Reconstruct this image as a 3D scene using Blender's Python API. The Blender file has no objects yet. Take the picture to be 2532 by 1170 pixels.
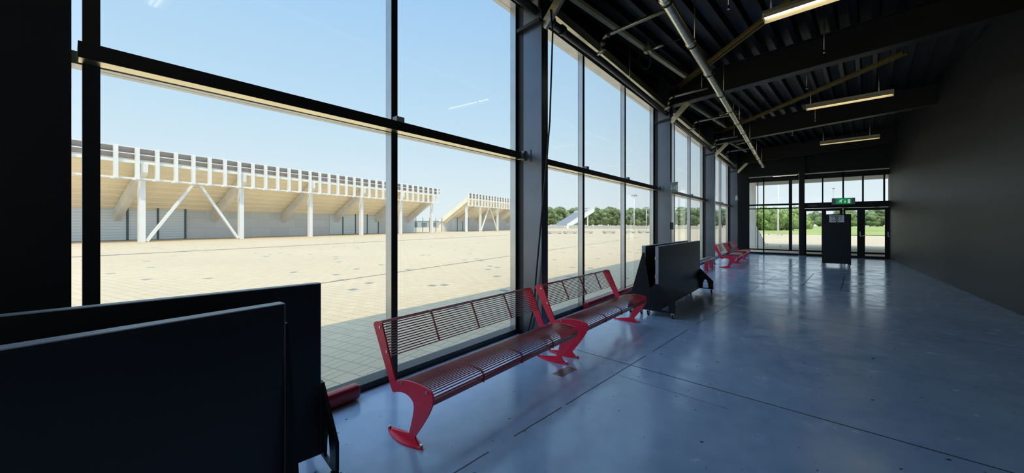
import bpy, bmesh, math, random
from mathutils import Vector, Matrix

random.seed(7)
SC = bpy.context.scene
COL = SC.collection

# ------------------------------------------------------------------ camera
F_PX = 900.0
YAW = math.atan((1995.0 - 1266.0) / F_PX)          # the glass wall runs along +Y
cd = bpy.data.cameras.new('camera')
cam = bpy.data.objects.new('camera', cd)
COL.objects.link(cam)
cam.location = (0, 0, 1.5)
cam.rotation_euler = (math.pi / 2, 0, YAW)
cd.sensor_width = 36.0
cd.lens = 36.0 * F_PX / 2532.0
cd.shift_y = -30.0 / 2532.0
cd.clip_end = 2000
cd.clip_start = 0.05
SC.camera = cam

# ------------------------------------------------------------------ sky and sun
world = bpy.data.worlds.new('sky')
SC.world = world
world.use_nodes = True
nt = world.node_tree
nt.nodes.clear()
w_out = nt.nodes.new('ShaderNodeOutputWorld')
w_bg = nt.nodes.new('ShaderNodeBackground')
w_tc = nt.nodes.new('ShaderNodeTexCoord')
w_sep = nt.nodes.new('ShaderNodeSeparateXYZ')
w_rmp = nt.nodes.new('ShaderNodeValToRGB')
nt.links.new(w_tc.outputs['Generated'], w_sep.inputs[0])
nt.links.new(w_sep.outputs['Z'], w_rmp.inputs[0])
nt.links.new(w_rmp.outputs[0], w_bg.inputs[0])
nt.links.new(w_bg.outputs[0], w_out.inputs[0])
cr = w_rmp.color_ramp
cr.elements[0].position = 0.0
cr.elements[0].color = (0.86, 0.94, 0.98, 1)
cr.elements[1].position = 1.0
cr.elements[1].color = (0.48, 0.72, 1.0, 1)
for p, c in ((0.10, (0.77, 0.90, 0.98, 1)), (0.28, (0.57, 0.79, 0.98, 1)), (0.52, (0.41, 0.66, 0.97, 1)), (0.75, (0.46, 0.70, 1.0, 1))):
    e = cr.elements.new(p)
    e.color = c
# sky strength raised overhead, out of view, added to brighten shade and interior
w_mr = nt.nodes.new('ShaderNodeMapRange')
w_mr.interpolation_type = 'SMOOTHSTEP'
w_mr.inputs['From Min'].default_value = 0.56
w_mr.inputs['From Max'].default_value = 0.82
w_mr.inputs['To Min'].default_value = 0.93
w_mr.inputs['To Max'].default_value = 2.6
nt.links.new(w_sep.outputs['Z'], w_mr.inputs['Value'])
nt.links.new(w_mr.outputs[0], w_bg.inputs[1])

sd = bpy.data.lights.new('sun', 'SUN')
sun = bpy.data.objects.new('sun', sd)
COL.objects.link(sun)
sd.energy = 2.75
sd.color = (1.0, 0.84, 0.53)
sd.angle = 0.009
SUN_DIR = Vector((-0.42, 0.35, -1.0)).normalized()
sun.rotation_euler = SUN_DIR.to_track_quat('-Z', 'Y').to_euler()
sun.location = (20, -30, 60)

SC.view_settings.view_transform = 'Standard'
SC.view_settings.look = 'None'
SC.view_settings.exposure = 0.12
SC.view_settings.gamma = 1.0
SC.view_settings.use_curve_mapping = False
SC.cycles.max_bounces = 10
SC.cycles.diffuse_bounces = 5
SC.cycles.glossy_bounces = 5
SC.cycles.transparent_max_bounces = 24
SC.cycles.use_denoising = True

# ------------------------------------------------------------------ materials
def mat(name, color, rough=0.5, metal=0.0, spec=0.5, emit=None, estr=1.0, noise=0.0, nscale=6.0, coat=0.0):
    m = bpy.data.materials.new(name)
    m.use_nodes = True
    t = m.node_tree
    b = t.nodes['Principled BSDF']
    b.inputs['Base Color'].default_value = (*color, 1)
    b.inputs['Roughness'].default_value = rough
    b.inputs['Metallic'].default_value = metal
    b.inputs['Specular IOR Level'].default_value = spec
    b.inputs['Coat Weight'].default_value = coat
    if emit:
        b.inputs['Emission Color'].default_value = (*emit, 1)
        b.inputs['Emission Strength'].default_value = estr
    if noise:
        tc = t.nodes.new('ShaderNodeTexCoord')
        nz = t.nodes.new('ShaderNodeTexNoise')
        nz.inputs['Scale'].default_value = nscale
        nz.inputs['Detail'].default_value = 4
        rp = t.nodes.new('ShaderNodeValToRGB')
        rp.color_ramp.elements[0].position = 0.3
        rp.color_ramp.elements[1].position = 0.7
        rp.color_ramp.elements[0].color = (*[c * (1 - noise) for c in color], 1)
        rp.color_ramp.elements[1].color = (*[min(1, c * (1 + noise)) for c in color], 1)
        t.links.new(tc.outputs['Object'], nz.inputs['Vector'])
        t.links.new(nz.outputs[0], rp.inputs[0])
        t.links.new(rp.outputs[0], b.inputs['Base Color'])
    return m

M = {}
M['red'] = mat('red_coated_steel', (0.92, 0.026, 0.075), 0.34, 0, 0.5, noise=0.08, nscale=3)
M['red_wire'] = mat('red_coated_wire', (0.36, 0.016, 0.028), 0.28, 0, 0.8, noise=0.08, nscale=3, coat=0.7)
M['red_rail'] = mat('dark_red_rail', (0.34, 0.010, 0.022), 0.25, 0, 0.5, noise=0.08, nscale=3)
M['bolt'] = mat('bolt_steel', (0.6, 0.58, 0.55), 0.3, 1.0)
M['black_board'] = mat('black_laminate', (0.006, 0.007, 0.008), 0.38, 0, 0.6, noise=0.2, nscale=2)
M['board_edge'] = mat('grey_edge_band', (0.42, 0.45, 0.50), 0.45, 0.0, 0.5, noise=0.1)
M['black_foot'] = mat('black_foot_paint', (0.006, 0.009, 0.014), 0.45, 0, 0.3, noise=0.2)
M['rubber'] = mat('black_rubber', (0.01, 0.01, 0.01), 0.6, noise=0.2)
M['galv'] = mat('galvanised_steel', (0.62, 0.58, 0.42), 0.38, 1.0, noise=0.12, nscale=9)
M['purlin_lit'] = mat('purlin_lit_steel', (0.92, 0.82, 0.48), 0.5, 0.0, 0.5, noise=0.12, nscale=9)  # pale yellow stands in for sunlit-ground light on the purlins
M['duct'] = mat('foil_duct', (0.80, 0.76, 0.56), 0.27, 1.0, noise=0.14, nscale=14)
M['dark_steel'] = mat('black_painted_steel', (0.012, 0.012, 0.013), 0.42, 0.0, 0.5, noise=0.2, nscale=3)
M['beam'] = mat('black_beam_paint', (0.010, 0.010, 0.011), 0.40, 0.0, 0.45, noise=0.2, nscale=3)
M['frame'] = mat('dark_anodised_frame', (0.52, 0.53, 0.55), 0.28, 1.0, noise=0.08, nscale=4)
M['column'] = mat('grey_column_paint', (0.155, 0.175, 0.215), 0.32, 0.95, noise=0.10, nscale=2)
M['tube'] = mat('transom_tube_metal', (0.95, 0.82, 0.54), 0.30, 1.0, noise=0.06, nscale=4)
M['black_wall'] = mat('black_wall_paint', (0.010, 0.011, 0.013), 0.5, 0.0, 0.35, noise=0.15, nscale=2)
M['deck'] = mat('roof_deck_black', (0.005, 0.007, 0.011), 0.34, 0.0, 0.35, noise=0.2, nscale=3)
M['yellow_steel'] = mat('ochre_bracing_steel', (0.22, 0.15, 0.04), 0.4, 0.6, noise=0.1)
M['white_lamp'] = mat('white_lamp_housing', (0.72, 0.64, 0.42), 0.4, 0.0, noise=0.05)
M['tube_light'] = mat('lit_tube', (1, 1, 1), 0.4, emit=(1.0, 0.90, 0.66), estr=4.5)
M['cable'] = mat('black_cable', (0.01, 0.01, 0.01), 0.5, noise=0.2)
M['white_plastic'] = mat('white_plastic', (0.75, 0.75, 0.72), 0.4, noise=0.04)
M['grey_plastic'] = mat('grey_plastic', (0.28, 0.29, 0.31), 0.45, noise=0.05)
M['green_sign'] = mat('lit_green_sign', (0.0, 0.22, 0.08), 0.35, emit=(0.0, 0.25, 0.08), estr=0.5)
M['white_sign'] = mat('lit_white_sign', (0.8, 0.85, 0.8), 0.35, emit=(0.6, 0.85, 0.7), estr=0.45)
M['acrylic'] = mat('greenish_acrylic', (0.16, 0.24, 0.21), 0.25, noise=0.05)
M['sign_grey'] = mat('grey_notice', (0.88, 0.92, 0.97), 0.45, noise=0.04)
M['sign_dark'] = mat('notice_ink', (0.02, 0.025, 0.03), 0.5, noise=0.1)
M['sign_mid'] = mat('notice_grey_ink', (0.14, 0.17, 0.20), 0.5, noise=0.1)
M['trim_light'] = mat('light_metal_trim', (0.75, 0.76, 0.74), 0.35, 1.0, noise=0.05)
M['sill_light'] = mat('grey_sill_sheet', (0.55, 0.57, 0.60), 0.45, noise=0.05)
M['st_white'] = mat('white_steel_paint', (0.85, 0.85, 0.86), 0.45, noise=0.03, nscale=1)
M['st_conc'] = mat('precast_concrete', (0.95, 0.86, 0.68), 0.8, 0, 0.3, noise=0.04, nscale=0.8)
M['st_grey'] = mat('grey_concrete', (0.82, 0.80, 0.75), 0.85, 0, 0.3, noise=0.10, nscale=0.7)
M['st_louver'] = mat('grey_louver_sheet', (0.36, 0.33, 0.32), 0.6, 0, 0.3, noise=0.1, nscale=1)
M['st_dark'] = mat('dark_gap_steel', (0.10, 0.13, 0.15), 0.6, noise=0.1)
M['leaf'] = mat('tree_foliage', (0.21, 0.27, 0.13), 0.8, 0, 0.2, noise=0.45, nscale=1.2)
M['leaf_light'] = mat('bush_foliage', (0.24, 0.33, 0.10), 0.8, 0, 0.2, noise=0.40, nscale=1.6)
M['bark'] = mat('tree_bark', (0.13, 0.10, 0.07), 0.9, noise=0.2)
M['grass'] = mat('dry_grass', (0.33, 0.36, 0.12), 0.9, 0, 0.1, noise=0.25, nscale=0.12)
M['kerb'] = mat('channel_concrete', (0.22, 0.18, 0.14), 0.8, noise=0.1, nscale=1)
M['pale_conc'] = mat('pale_concrete', (0.55, 0.53, 0.48), 0.8, noise=0.08, nscale=0.6)
M['grey_pole'] = mat('grey_mast_steel', (0.35, 0.37, 0.38), 0.5, 0.3, noise=0.06)
M['fritted'] = mat('mesh_guard_panel', (0.72, 0.76, 0.76), 0.5, noise=0.05)

def glass_mat():
    m = bpy.data.materials.new('window_glass')
    m.use_nodes = True
    t = m.node_tree
    t.nodes.clear()
    out = t.nodes.new('ShaderNodeOutputMaterial')
    tr = t.nodes.new('ShaderNodeBsdfTransparent')
    tr.inputs[0].default_value = (0.97, 0.985, 0.98, 1)
    gl = t.nodes.new('ShaderNodeBsdfGlossy')
    gl.inputs['Roughness'].default_value = 0.0
    fr = t.nodes.new('ShaderNodeFresnel')
    fr.inputs[0].default_value = 1.5
    geo = t.nodes.new('ShaderNodeNewGeometry')
    inv = t.nodes.new('ShaderNodeMath'); inv.operation = 'SUBTRACT'; inv.inputs[0].default_value = 1.0
    mul = t.nodes.new('ShaderNodeMath'); mul.operation = 'MULTIPLY'
    mx = t.nodes.new('ShaderNodeMixShader')
    t.links.new(geo.outputs['Backfacing'], inv.inputs[1])
    t.links.new(fr.outputs[0], mul.inputs[0])
    t.links.new(inv.outputs[0], mul.inputs[1])
    t.links.new(mul.outputs[0], mx.inputs[0])
    t.links.new(tr.outputs[0], mx.inputs[1])
    t.links.new(gl.outputs[0], mx.inputs[2])
    t.links.new(mx.outputs[0], out.inputs[0])
    return m
M['glass'] = glass_mat()

def nd(t, typ, **kw):
    n = t.nodes.new(typ)
    for k, v in kw.items():
        setattr(n, k, v)
    return n

def mth(t, op, a, b=None, c=None):
    n = t.nodes.new('ShaderNodeMath'); n.operation = op
    for i, v in enumerate((a, b, c)):
        if v is None: continue
        if isinstance(v, (int, float)): n.inputs[i].default_value = v
        else: t.links.new(v, n.inputs[i])
    return n.outputs[0]

def floor_mat():
    """polished concrete: cloudy slab tone, saw-cut joints, scuffs"""
    m = bpy.data.materials.new('polished_concrete')
    m.use_nodes = True
    t = m.node_tree
    b = t.nodes['Principled BSDF']
    tc = nd(t, 'ShaderNodeTexCoord')
    P = tc.outputs['Object']
    n1 = nd(t, 'ShaderNodeTexNoise'); n1.inputs['Scale'].default_value = 0.9; n1.inputs['Detail'].default_value = 6
    n2 = nd(t, 'ShaderNodeTexNoise'); n2.inputs['Scale'].default_value = 7.0; n2.inputs['Detail'].default_value = 6
    n3 = nd(t, 'ShaderNodeTexNoise'); n3.inputs['Scale'].default_value = 15.0; n3.inputs['Detail'].default_value = 1.5
    n4 = nd(t, 'ShaderNodeTexNoise'); n4.inputs['Scale'].default_value = 2.2; n4.inputs['Detail'].default_value = 5
    for n in (n1, n2, n3, n4): t.links.new(P, n.inputs['Vector'])
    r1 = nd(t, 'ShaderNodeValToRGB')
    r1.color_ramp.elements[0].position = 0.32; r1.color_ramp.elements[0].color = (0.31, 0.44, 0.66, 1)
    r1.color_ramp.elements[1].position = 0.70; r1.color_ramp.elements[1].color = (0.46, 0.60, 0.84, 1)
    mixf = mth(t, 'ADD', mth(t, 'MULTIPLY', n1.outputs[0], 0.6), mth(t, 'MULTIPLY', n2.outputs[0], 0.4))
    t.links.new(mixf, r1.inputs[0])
    sep = nd(t, 'ShaderNodeSeparateXYZ'); t.links.new(P, sep.inputs[0])
    X, Y = sep.outputs['X'], sep.outputs['Y']
    # joint grid turned 4.7 degrees from the glass wall
    g = math.radians(4.7)
    u = mth(t, 'ADD', mth(t, 'MULTIPLY', X, math.cos(g)), mth(t, 'MULTIPLY', Y, -math.sin(g)))
    v = mth(t, 'ADD', mth(t, 'MULTIPLY', X, math.sin(g)), mth(t, 'MULTIPLY', Y, math.cos(g)))
    def line(coord, pos, period, half):
        q = mth(t, 'SUBTRACT', coord, pos)
        q = mth(t, 'DIVIDE', q, period)
        q = mth(t, 'SUBTRACT', q, mth(t, 'ROUND', q))
        q = mth(t, 'MULTIPLY', mth(t, 'ABSOLUTE', q), period)
        return mth(t, 'LESS_THAN', q, half)
    u0 = -1.637 * math.cos(g) - 1.664 * math.sin(g)
    v0 = -1.457 * math.sin(g) + 3.81 * math.cos(g)
    wob = mth(t, 'MULTIPLY', mth(t, 'SUBTRACT', n2.outputs[0], 0.5), 0.02)
    lu = line(mth(t, 'ADD', u, wob), u0, 60.0, 0.0055)
    # short filled slots further down the hall
    far = mth(t, 'MULTIPLY', mth(t, 'GREATER_THAN', Y, 9.0), mth(t, 'GREATER_THAN', mth(t, 'SINE', mth(t, 'MULTIPLY', Y, 1.1)), -0.2))
    lf = mth(t, 'MAXIMUM', line(u, u0 + 0.75, 60.0, 0.008), line(u, u0 + 1.45, 60.0, 0.010))
    lf = mth(t, 'MULTIPLY', lf, far)
    # one shorter crack between the joint and the wall behind
    lc = mth(t, 'MULTIPLY', line(v, v0 - 0.33, 60.0, 0.004), mth(t, 'MULTIPLY', mth(t, 'GREATER_THAN', X, -1.45), mth(t, 'LESS_THAN', X, -0.5)))
    lf = mth(t, 'MAXIMUM', lf, mth(t, 'MULTIPLY', lc, 0.8))
    # the joint along the hall is broken near the camera, where it is filled
    gap = mth(t, 'GREATER_THAN', n4.outputs[0], 0.43)
    lu = mth(t, 'MULTIPLY', lu, gap)
    lv = line(v, v0, 3.75, 0.007)
    joint = mth(t, 'MAXIMUM', mth(t, 'MAXIMUM', lu, lv), lf)
    r3 = nd(t, 'ShaderNodeValToRGB')
    r3.color_ramp.elements[0].position = 0.735; r3.color_ramp.elements[0].color = (0, 0, 0, 1)
    r3.color_ramp.elements[1].position = 0.755; r3.color_ramp.elements[1].color = (1, 1, 1, 1)
    t.links.new(n3.outputs[0], r3.inputs[0])
    dark = mth(t, 'MAXIMUM', joint, mth(t, 'MULTIPLY', r3.outputs[0], 0.8))
    mx = nd(t, 'ShaderNodeMix', data_type='RGBA')
    t.links.new(dark, mx.inputs['Factor'])
    t.links.new(r1.outputs[0], mx.inputs[6])
    mx.inputs[7].default_value = (0.012, 0.014, 0.018, 1)
    t.links.new(mx.outputs[2], b.inputs['Base Color'])
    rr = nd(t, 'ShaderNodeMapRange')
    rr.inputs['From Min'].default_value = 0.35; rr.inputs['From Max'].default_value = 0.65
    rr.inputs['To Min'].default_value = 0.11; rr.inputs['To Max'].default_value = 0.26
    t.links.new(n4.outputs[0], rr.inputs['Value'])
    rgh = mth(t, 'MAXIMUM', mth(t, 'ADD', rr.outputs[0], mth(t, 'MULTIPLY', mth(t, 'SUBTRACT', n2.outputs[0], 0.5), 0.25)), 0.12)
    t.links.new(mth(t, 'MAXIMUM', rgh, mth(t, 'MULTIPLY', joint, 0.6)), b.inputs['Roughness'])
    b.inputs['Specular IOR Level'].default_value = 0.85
    return m
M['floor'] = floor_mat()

PV1 = (0.575, 0.445, 0.30, 1)
PV2 = (0.60, 0.465, 0.315, 1)
def paver_mat():
    m = bpy.data.materials.new('sand_pavers')
    m.use_nodes = True
    t = m.node_tree
    b = t.nodes['Principled BSDF']
    tc = nd(t, 'ShaderNodeTexCoord')
    mp = nd(t, 'ShaderNodeMapping'); mp.inputs['Rotation'].default_value = (0, 0, math.radians(-12))
    t.links.new(tc.outputs['Object'], mp.inputs[0])
    sep = nd(t, 'ShaderNodeSeparateXYZ'); t.links.new(mp.outputs[0], sep.inputs[0])
    SZ = 0.215
    cx = mth(t, 'DIVIDE', sep.outputs['X'], SZ); cy = mth(t, 'DIVIDE', sep.outputs['Y'], SZ)
    ix = mth(t, 'FLOOR', cx); iy = mth(t, 'FLOOR', cy)
    fx = mth(t, 'SUBTRACT', cx, ix); fy = mth(t, 'SUBTRACT', cy, iy)
    odd = mth(t, 'GREATER_THAN', mth(t, 'FRACT', mth(t, 'MULTIPLY', mth(t, 'ADD', ix, iy), 0.5)), 0.25)
    def edge(f): return mth(t, 'MINIMUM', f, mth(t, 'SUBTRACT', 1.0, f))
    ex = edge(fx); ey = edge(fy)
    half = mth(t, 'ADD', mth(t, 'ABSOLUTE', mth(t, 'SUBTRACT', fx, 0.5)), mth(t, 'MULTIPLY', mth(t, 'SUBTRACT', 1.0, odd), 1.0))
    dd = mth(t, 'MINIMUM', mth(t, 'MINIMUM', ex, ey), half)
    jm = nd(t, 'ShaderNodeMapRange')
    jm.inputs['From Min'].default_value = 0.018; jm.inputs['From Max'].default_value = 0.045
    jm.inputs['To Min'].default_value = 1.0; jm.inputs['To Max'].default_value = 0.0
    t.links.new(dd, jm.inputs['Value'])
    cb = nd(t, 'ShaderNodeCombineXYZ'); t.links.new(ix, cb.inputs[0]); t.links.new(iy, cb.inputs[1])
    wn = nd(t, 'ShaderNodeTexWhiteNoise', noise_dimensions='2D'); t.links.new(cb.outputs[0], wn.inputs['Vector'])
    r = nd(t, 'ShaderNodeValToRGB')
    r.color_ramp.interpolation = 'CONSTANT'
    r.color_ramp.elements[0].position = 0.0; r.color_ramp.elements[0].color = PV1
    r.color_ramp.elements[1].position = 0.989; r.color_ramp.elements[1].color = (0.26, 0.245, 0.22, 1)
    e = r.color_ramp.elements.new(0.5); e.color = PV2
    t.links.new(wn.outputs['Value'], r.inputs[0])
    nz = nd(t, 'ShaderNodeTexNoise'); nz.inputs['Scale'].default_value = 0.15; nz.inputs['Detail'].default_value = 5
    t.links.new(tc.outputs['Object'], nz.inputs[0])
    mx = nd(t, 'ShaderNodeMix', data_type='RGBA')
    t.links.new(mth(t, 'MULTIPLY', jm.outputs[0], 0.65), mx.inputs['Factor'])
    t.links.new(r.outputs[0], mx.inputs[6])
    mx.inputs[7].default_value = (0.25, 0.22, 0.16, 1)
    hs = nd(t, 'ShaderNodeHueSaturation')
    t.links.new(mx.outputs[2], hs.inputs['Color'])
    t.links.new(mth(t, 'ADD', 0.9, mth(t, 'MULTIPLY', nz.outputs[0], 0.2)), hs.inputs['Value'])
    t.links.new(hs.outputs[0], b.inputs['Base Color'])
    b.inputs['Roughness'].default_value = 0.85
    b.inputs['Specular IOR Level'].default_value = 0.2
    return m
M['paver'] = paver_mat()

def banded_mat(name, c1, c2, period, axis='Z', width=0.12, rough=0.5):
    m = bpy.data.materials.new(name)
    m.use_nodes = True
    t = m.node_tree
    b = t.nodes['Principled BSDF']
    tc = nd(t, 'ShaderNodeTexCoord')
    sep = nd(t, 'ShaderNodeSeparateXYZ'); t.links.new(tc.outputs['Object'], sep.inputs[0])
    q = mth(t, 'FRACT', mth(t, 'DIVIDE', sep.outputs[axis], period))
    k = mth(t, 'LESS_THAN', q, width)
    mx = nd(t, 'ShaderNodeMix', data_type='RGBA')
    t.links.new(k, mx.inputs['Factor'])
    mx.inputs[6].default_value = (*c1, 1)
    mx.inputs[7].default_value = (*c2, 1)
    t.links.new(mx.outputs[2], b.inputs['Base Color'])
    b.inputs['Roughness'].default_value = rough
    return m
M['shutter'] = banded_mat('ribbed_shutter', (0.74, 0.82, 0.88), (0.48, 0.56, 0.62), 0.26)

def panel_mat():
    m = bpy.data.materials.new('concrete_wall_panels')
    m.use_nodes = True
    t = m.node_tree
    b = t.nodes['Principled BSDF']
    tc = nd(t, 'ShaderNodeTexCoord')
    sep = nd(t, 'ShaderNodeSeparateXYZ'); t.links.new(tc.outputs['Object'], sep.inputs[0])
    cb = nd(t, 'ShaderNodeCombineXYZ')
    t.links.new(sep.outputs['X'], cb.inputs[0]); t.links.new(sep.outputs['Z'], cb.inputs[1])
    br = nd(t, 'ShaderNodeTexBrick'); br.offset = 0.4
    br.inputs['Scale'].default_value = 1
    br.inputs['Mortar Size'].default_value = 0.015
    br.inputs['Brick Width'].default_value = 2.3
    br.inputs['Row Height'].default_value = 1.1
    br.inputs['Color1'].default_value = (0.64, 0.67, 0.70, 1)
    br.inputs['Color2'].default_value = (0.72, 0.74, 0.76, 1)
    br.inputs['Mortar'].default_value = (0.52, 0.54, 0.56, 1)
    t.links.new(cb.outputs[0], br.inputs[0])
    t.links.new(br.outputs[0], b.inputs['Base Color'])
    b.inputs['Roughness'].default_value = 0.85
    return m
M['panels'] = panel_mat()

# ------------------------------------------------------------------ mesh helpers
class MB:
    def __init__(self):
        self.v = []; self.f = []; self.s = []; self.mi = []; self.cur = 0
    def add(self, vs, fs, smooth=False):
        n = len(self.v)
        self.v += [tuple(p) for p in vs]
        for k, f in enumerate(fs):
            self.f.append([n + i for i in f])
            self.s.append(smooth if isinstance(smooth, bool) else smooth[k])
            self.mi.append(self.cur)
        return self
    def box(self, x0, x1, y0, y1, z0, z1):
        vs = [(x, y, z) for z in (z0, z1) for y in (y0, y1) for x in (x0, x1)]
        return self.add(vs, [(0, 2, 3, 1), (4, 5, 7, 6), (0, 1, 5, 4), (2, 6, 7, 3), (0, 4, 6, 2), (1, 3, 7, 5)])
    def hexa(self, b, t):
        """bottom quad and top quad, each counter-clockwise seen from above"""
        return self.add(list(b) + list(t), [(3, 2, 1, 0), (4, 5, 6, 7), (0, 1, 5, 4), (1, 2, 6, 5), (2, 3, 7, 6), (3, 0, 4, 7)])
    def bar(self, p0, p1, w, h, up=(0, 0, 1)):
        """rectangular bar from p0 to p1, w across, h along up"""
        p0, p1 = Vector(p0), Vector(p1)
        d = (p1 - p0).normalized()
        s = d.cross(Vector(up))
        if s.length < 1e-6: s = d.cross(Vector((1, 0, 0)))
        s.normalize()
        u = s.cross(d).normalized()
        vs = []
        for p in (p0, p1):
            for a, b in ((-1, -1), (1, -1), (1, 1), (-1, 1)):
                vs.append(p + s * (a * w / 2) + u * (b * h / 2))
        return self.add(vs, [(0, 1, 2, 3), (7, 6, 5, 4), (0, 4, 5, 1), (1, 5, 6, 2), (2, 6, 7, 3), (3, 7, 4, 0)])
    def tube(self, pts, r, n=8, caps=True):
        pts = [Vector(p) for p in pts]
        m = len(pts)
        rs = r if isinstance(r, (list, tuple)) else [r] * m
        tang = []
        for i in range(m):
            a = pts[max(0, i - 1)]; b = pts[min(m - 1, i + 1)]
            tang.append((b - a).normalized())
        up = Vector((0, 0, 1)) if abs(tang[0].z) < 0.9 else Vector((1, 0, 0))
        s = tang[0].cross(up).normalized()
        vs = []
        for i in range(m):
            s = (s - tang[i] * s.dot(tang[i])).normalized()
            u = tang[i].cross(s)
            for k in range(n):
                a = 2 * math.pi * k / n
                vs.append(pts[i] + (s * math.cos(a) + u * math.sin(a)) * rs[i])
        fs = []; sm = []
        for i in range(m - 1):
            for k in range(n):
                fs.append((i * n + k, i * n + (k + 1) % n, (i + 1) * n + (k + 1) % n, (i + 1) * n + k)); sm.append(True)
        if caps:
            fs.append(tuple(range(n - 1, -1, -1))); sm.append(False)
            fs.append(tuple((m - 1) * n + k for k in range(n))); sm.append(False)
        return self.add(vs, fs, sm)
    def prism(self, prof, ext):
        """closed profile of 3D points extruded by vector ext"""
        n = len(prof); e = Vector(ext)
        vs = [Vector(p) for p in prof] + [Vector(p) + e for p in prof]
        fs = [tuple(range(n - 1, -1, -1)), tuple(range(n, 2 * n))]
        fs += [(i, (i + 1) % n, n + (i + 1) % n, n + i) for i in range(n)]
        return self.add(vs, fs)
    def mesh(self, name, mats):
        me = bpy.data.meshes.new(name)
        me.from_pydata(self.v, [], self.f)
        for m in (mats if isinstance(mats, (list, tuple)) else [mats]):
            me.materials.append(m)
        for p, s, mi in zip(me.polygons, self.s, self.mi):
            p.use_smooth = s
            p.material_index = mi
        bm = bmesh.new(); bm.from_mesh(me)
        bmesh.ops.recalc_face_normals(bm, faces=bm.faces)
        bm.to_mesh(me); bm.free()
        me.update()
        return me
    def build(self, name, mats, parent=None, bevel=0.0, seg=2):
        o = bpy.data.objects.new(name, self.mesh(name, mats))
        COL.objects.link(o)
        if parent is not None: o.parent = parent
        if bevel:
            b = o.modifiers.new('edge', 'BEVEL'); b.width = bevel; b.segments = seg
            b.limit_method = 'ANGLE'; b.angle_limit = math.radians(40)
        return o

def tag(o, label=None, cat=None, group=None, kind=None):
    if label: o['label'] = label
    if cat: o['category'] = cat
    if group: o['group'] = group
    if kind: o['kind'] = kind
    return o

def thing(name, label, cat, loc=(0, 0, 0), rz=0.0, group=None):
    o = bpy.data.objects.new(name, None)
    COL.objects.link(o)
    o.empty_display_size = 0.1
    o.location = loc
    o.rotation_euler = (0, 0, rz)
    return tag(o, label, cat, group)

def dup(root, loc, rz=None, label=None, group=None):
    r = root.copy(); COL.objects.link(r)
    r.location = loc
    if rz is not None: r.rotation_euler = (0, 0, rz)
    if label: r['label'] = label
    if group: r['group'] = group
    for ch in list(root.children):
        c = ch.copy(); COL.objects.link(c); c.parent = r
        for g in list(ch.children):
            d = g.copy(); COL.objects.link(d); d.parent = c
    return r

def struct(name, mb, m, parent=None, bevel=0.0):
    o = mb.build(name, m, parent, bevel)
    if parent is None: o['kind'] = 'structure'
    return o

# ------------------------------------------------------------------ the hall's shell
YE = 22.3            # end wall
XR = 2.75            # right wall
XG = -3.178           # glass plane of the window wall
YB = -3.80          # unseen glazed end behind the camera, added to let in light
G = 0.095            # the roof and the slab joints are turned a little from the glass wall
def gx(p, s):        # point p moved s metres along the roof's cross direction
    return Vector((p[0] + s * math.cos(G), p[1] - s * math.sin(G), p[2]))

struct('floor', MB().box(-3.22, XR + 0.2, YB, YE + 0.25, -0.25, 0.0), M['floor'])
struct('wall_right', MB().box(XR, XR + 0.2, YB, YE + 0.3, 0, 5.4), M['black_wall'])
struct('wall_back', MB().box(-3.3, XR, YB - 0.2, YB, 4.5, 5.4), M['black_wall'])
# window wall: closed stretch beside the camera and the closed band above the glass
wl = MB()
wl.box(-3.30, -3.08, -1.85, 0.03, 0, 4.48)
wl.box(-3.30, -3.10, YB, YE + 0.3, 4.56, 5.4)
struct('wall_left', wl, M['black_wall'])
# end wall: corner panel and the closed wall above its glass
struct('wall_corner', MB().box(-3.22, -2.34, YE, YE + 0.25, 0, 3.93), M['black_wall'])
we = MB()
we.box(-3.22, XR, YE, YE + 0.25, 3.93, 5.4)
struct('wall_end', we, M['black_wall'])

# roof: ribbed deck over the hall, slab above it with an eave and the canopy beyond the end wall
def zdeck(x): return 5.16 + 0.04 * (x + 1.5)
dk = MB()
prof = []
pitch = 0.29
n = 30
a0 = Vector((-2.95, 0))
for k in range(n):
    s = k * pitch
    prof += [(s, 0.0), (s + 0.075, 0.0), (s + 0.115, 0.115), (s + 0.25, 0.115)]
L0, L1 = -15.0, 24.0
dirY = Vector((math.sin(G), math.cos(G)))
dirX = Vector((math.cos(G), -math.sin(G)))
org = Vector((-4.6, 0.0))
vs = []
for (s, dz) in prof:
    for yy in (L0, L1):
        q = org + dirX * s + dirY * yy
        vs.append((q.x, q.y, zdeck(q.x) + dz))
fs = []
for i in range(len(prof) - 1):
    fs.append((2 * i, 2 * i + 1, 2 * i + 3, 2 * i + 2))
dk.add(vs, fs)
# clip the turned sheet to the hall
me = dk.mesh('ceiling', M['deck'])
bm = bmesh.new(); bm.from_mesh(me)
for co, no in (((-3.1, 0, 0), (-1, 0, 0)), ((XR, 0, 0), (1, 0, 0)), ((0, YB, 0), (0, -1, 0)), ((0, YE, 0), (0, 1, 0))):
    bmesh.ops.bisect_plane(bm, geom=bm.verts[:] + bm.edges[:] + bm.faces[:], plane_co=co, plane_no=no, clear_outer=True)
bmesh.ops.solidify(bm, geom=bm.faces[:], thickness=-0.012)
bm.to_mesh(me); bm.free()
ceil = bpy.data.objects.new('ceiling', me); COL.objects.link(ceil); ceil['kind'] = 'structure'
struct('roof_slab', MB().box(-3.34, XR + 0.4, YB - 0.3, YE + 0.3, 5.35, 5.5), M['black_wall'])
cn = MB()
cn.box(-3.34, 9.0, YE + 0.3, 33.6, 4.46, 5.5)
cn.box(XR + 0.4, 9.0, 15.0, YE + 0.3, 4.46, 5.5)
struct('roof_canopy', cn, M['st_dark'])

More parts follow.
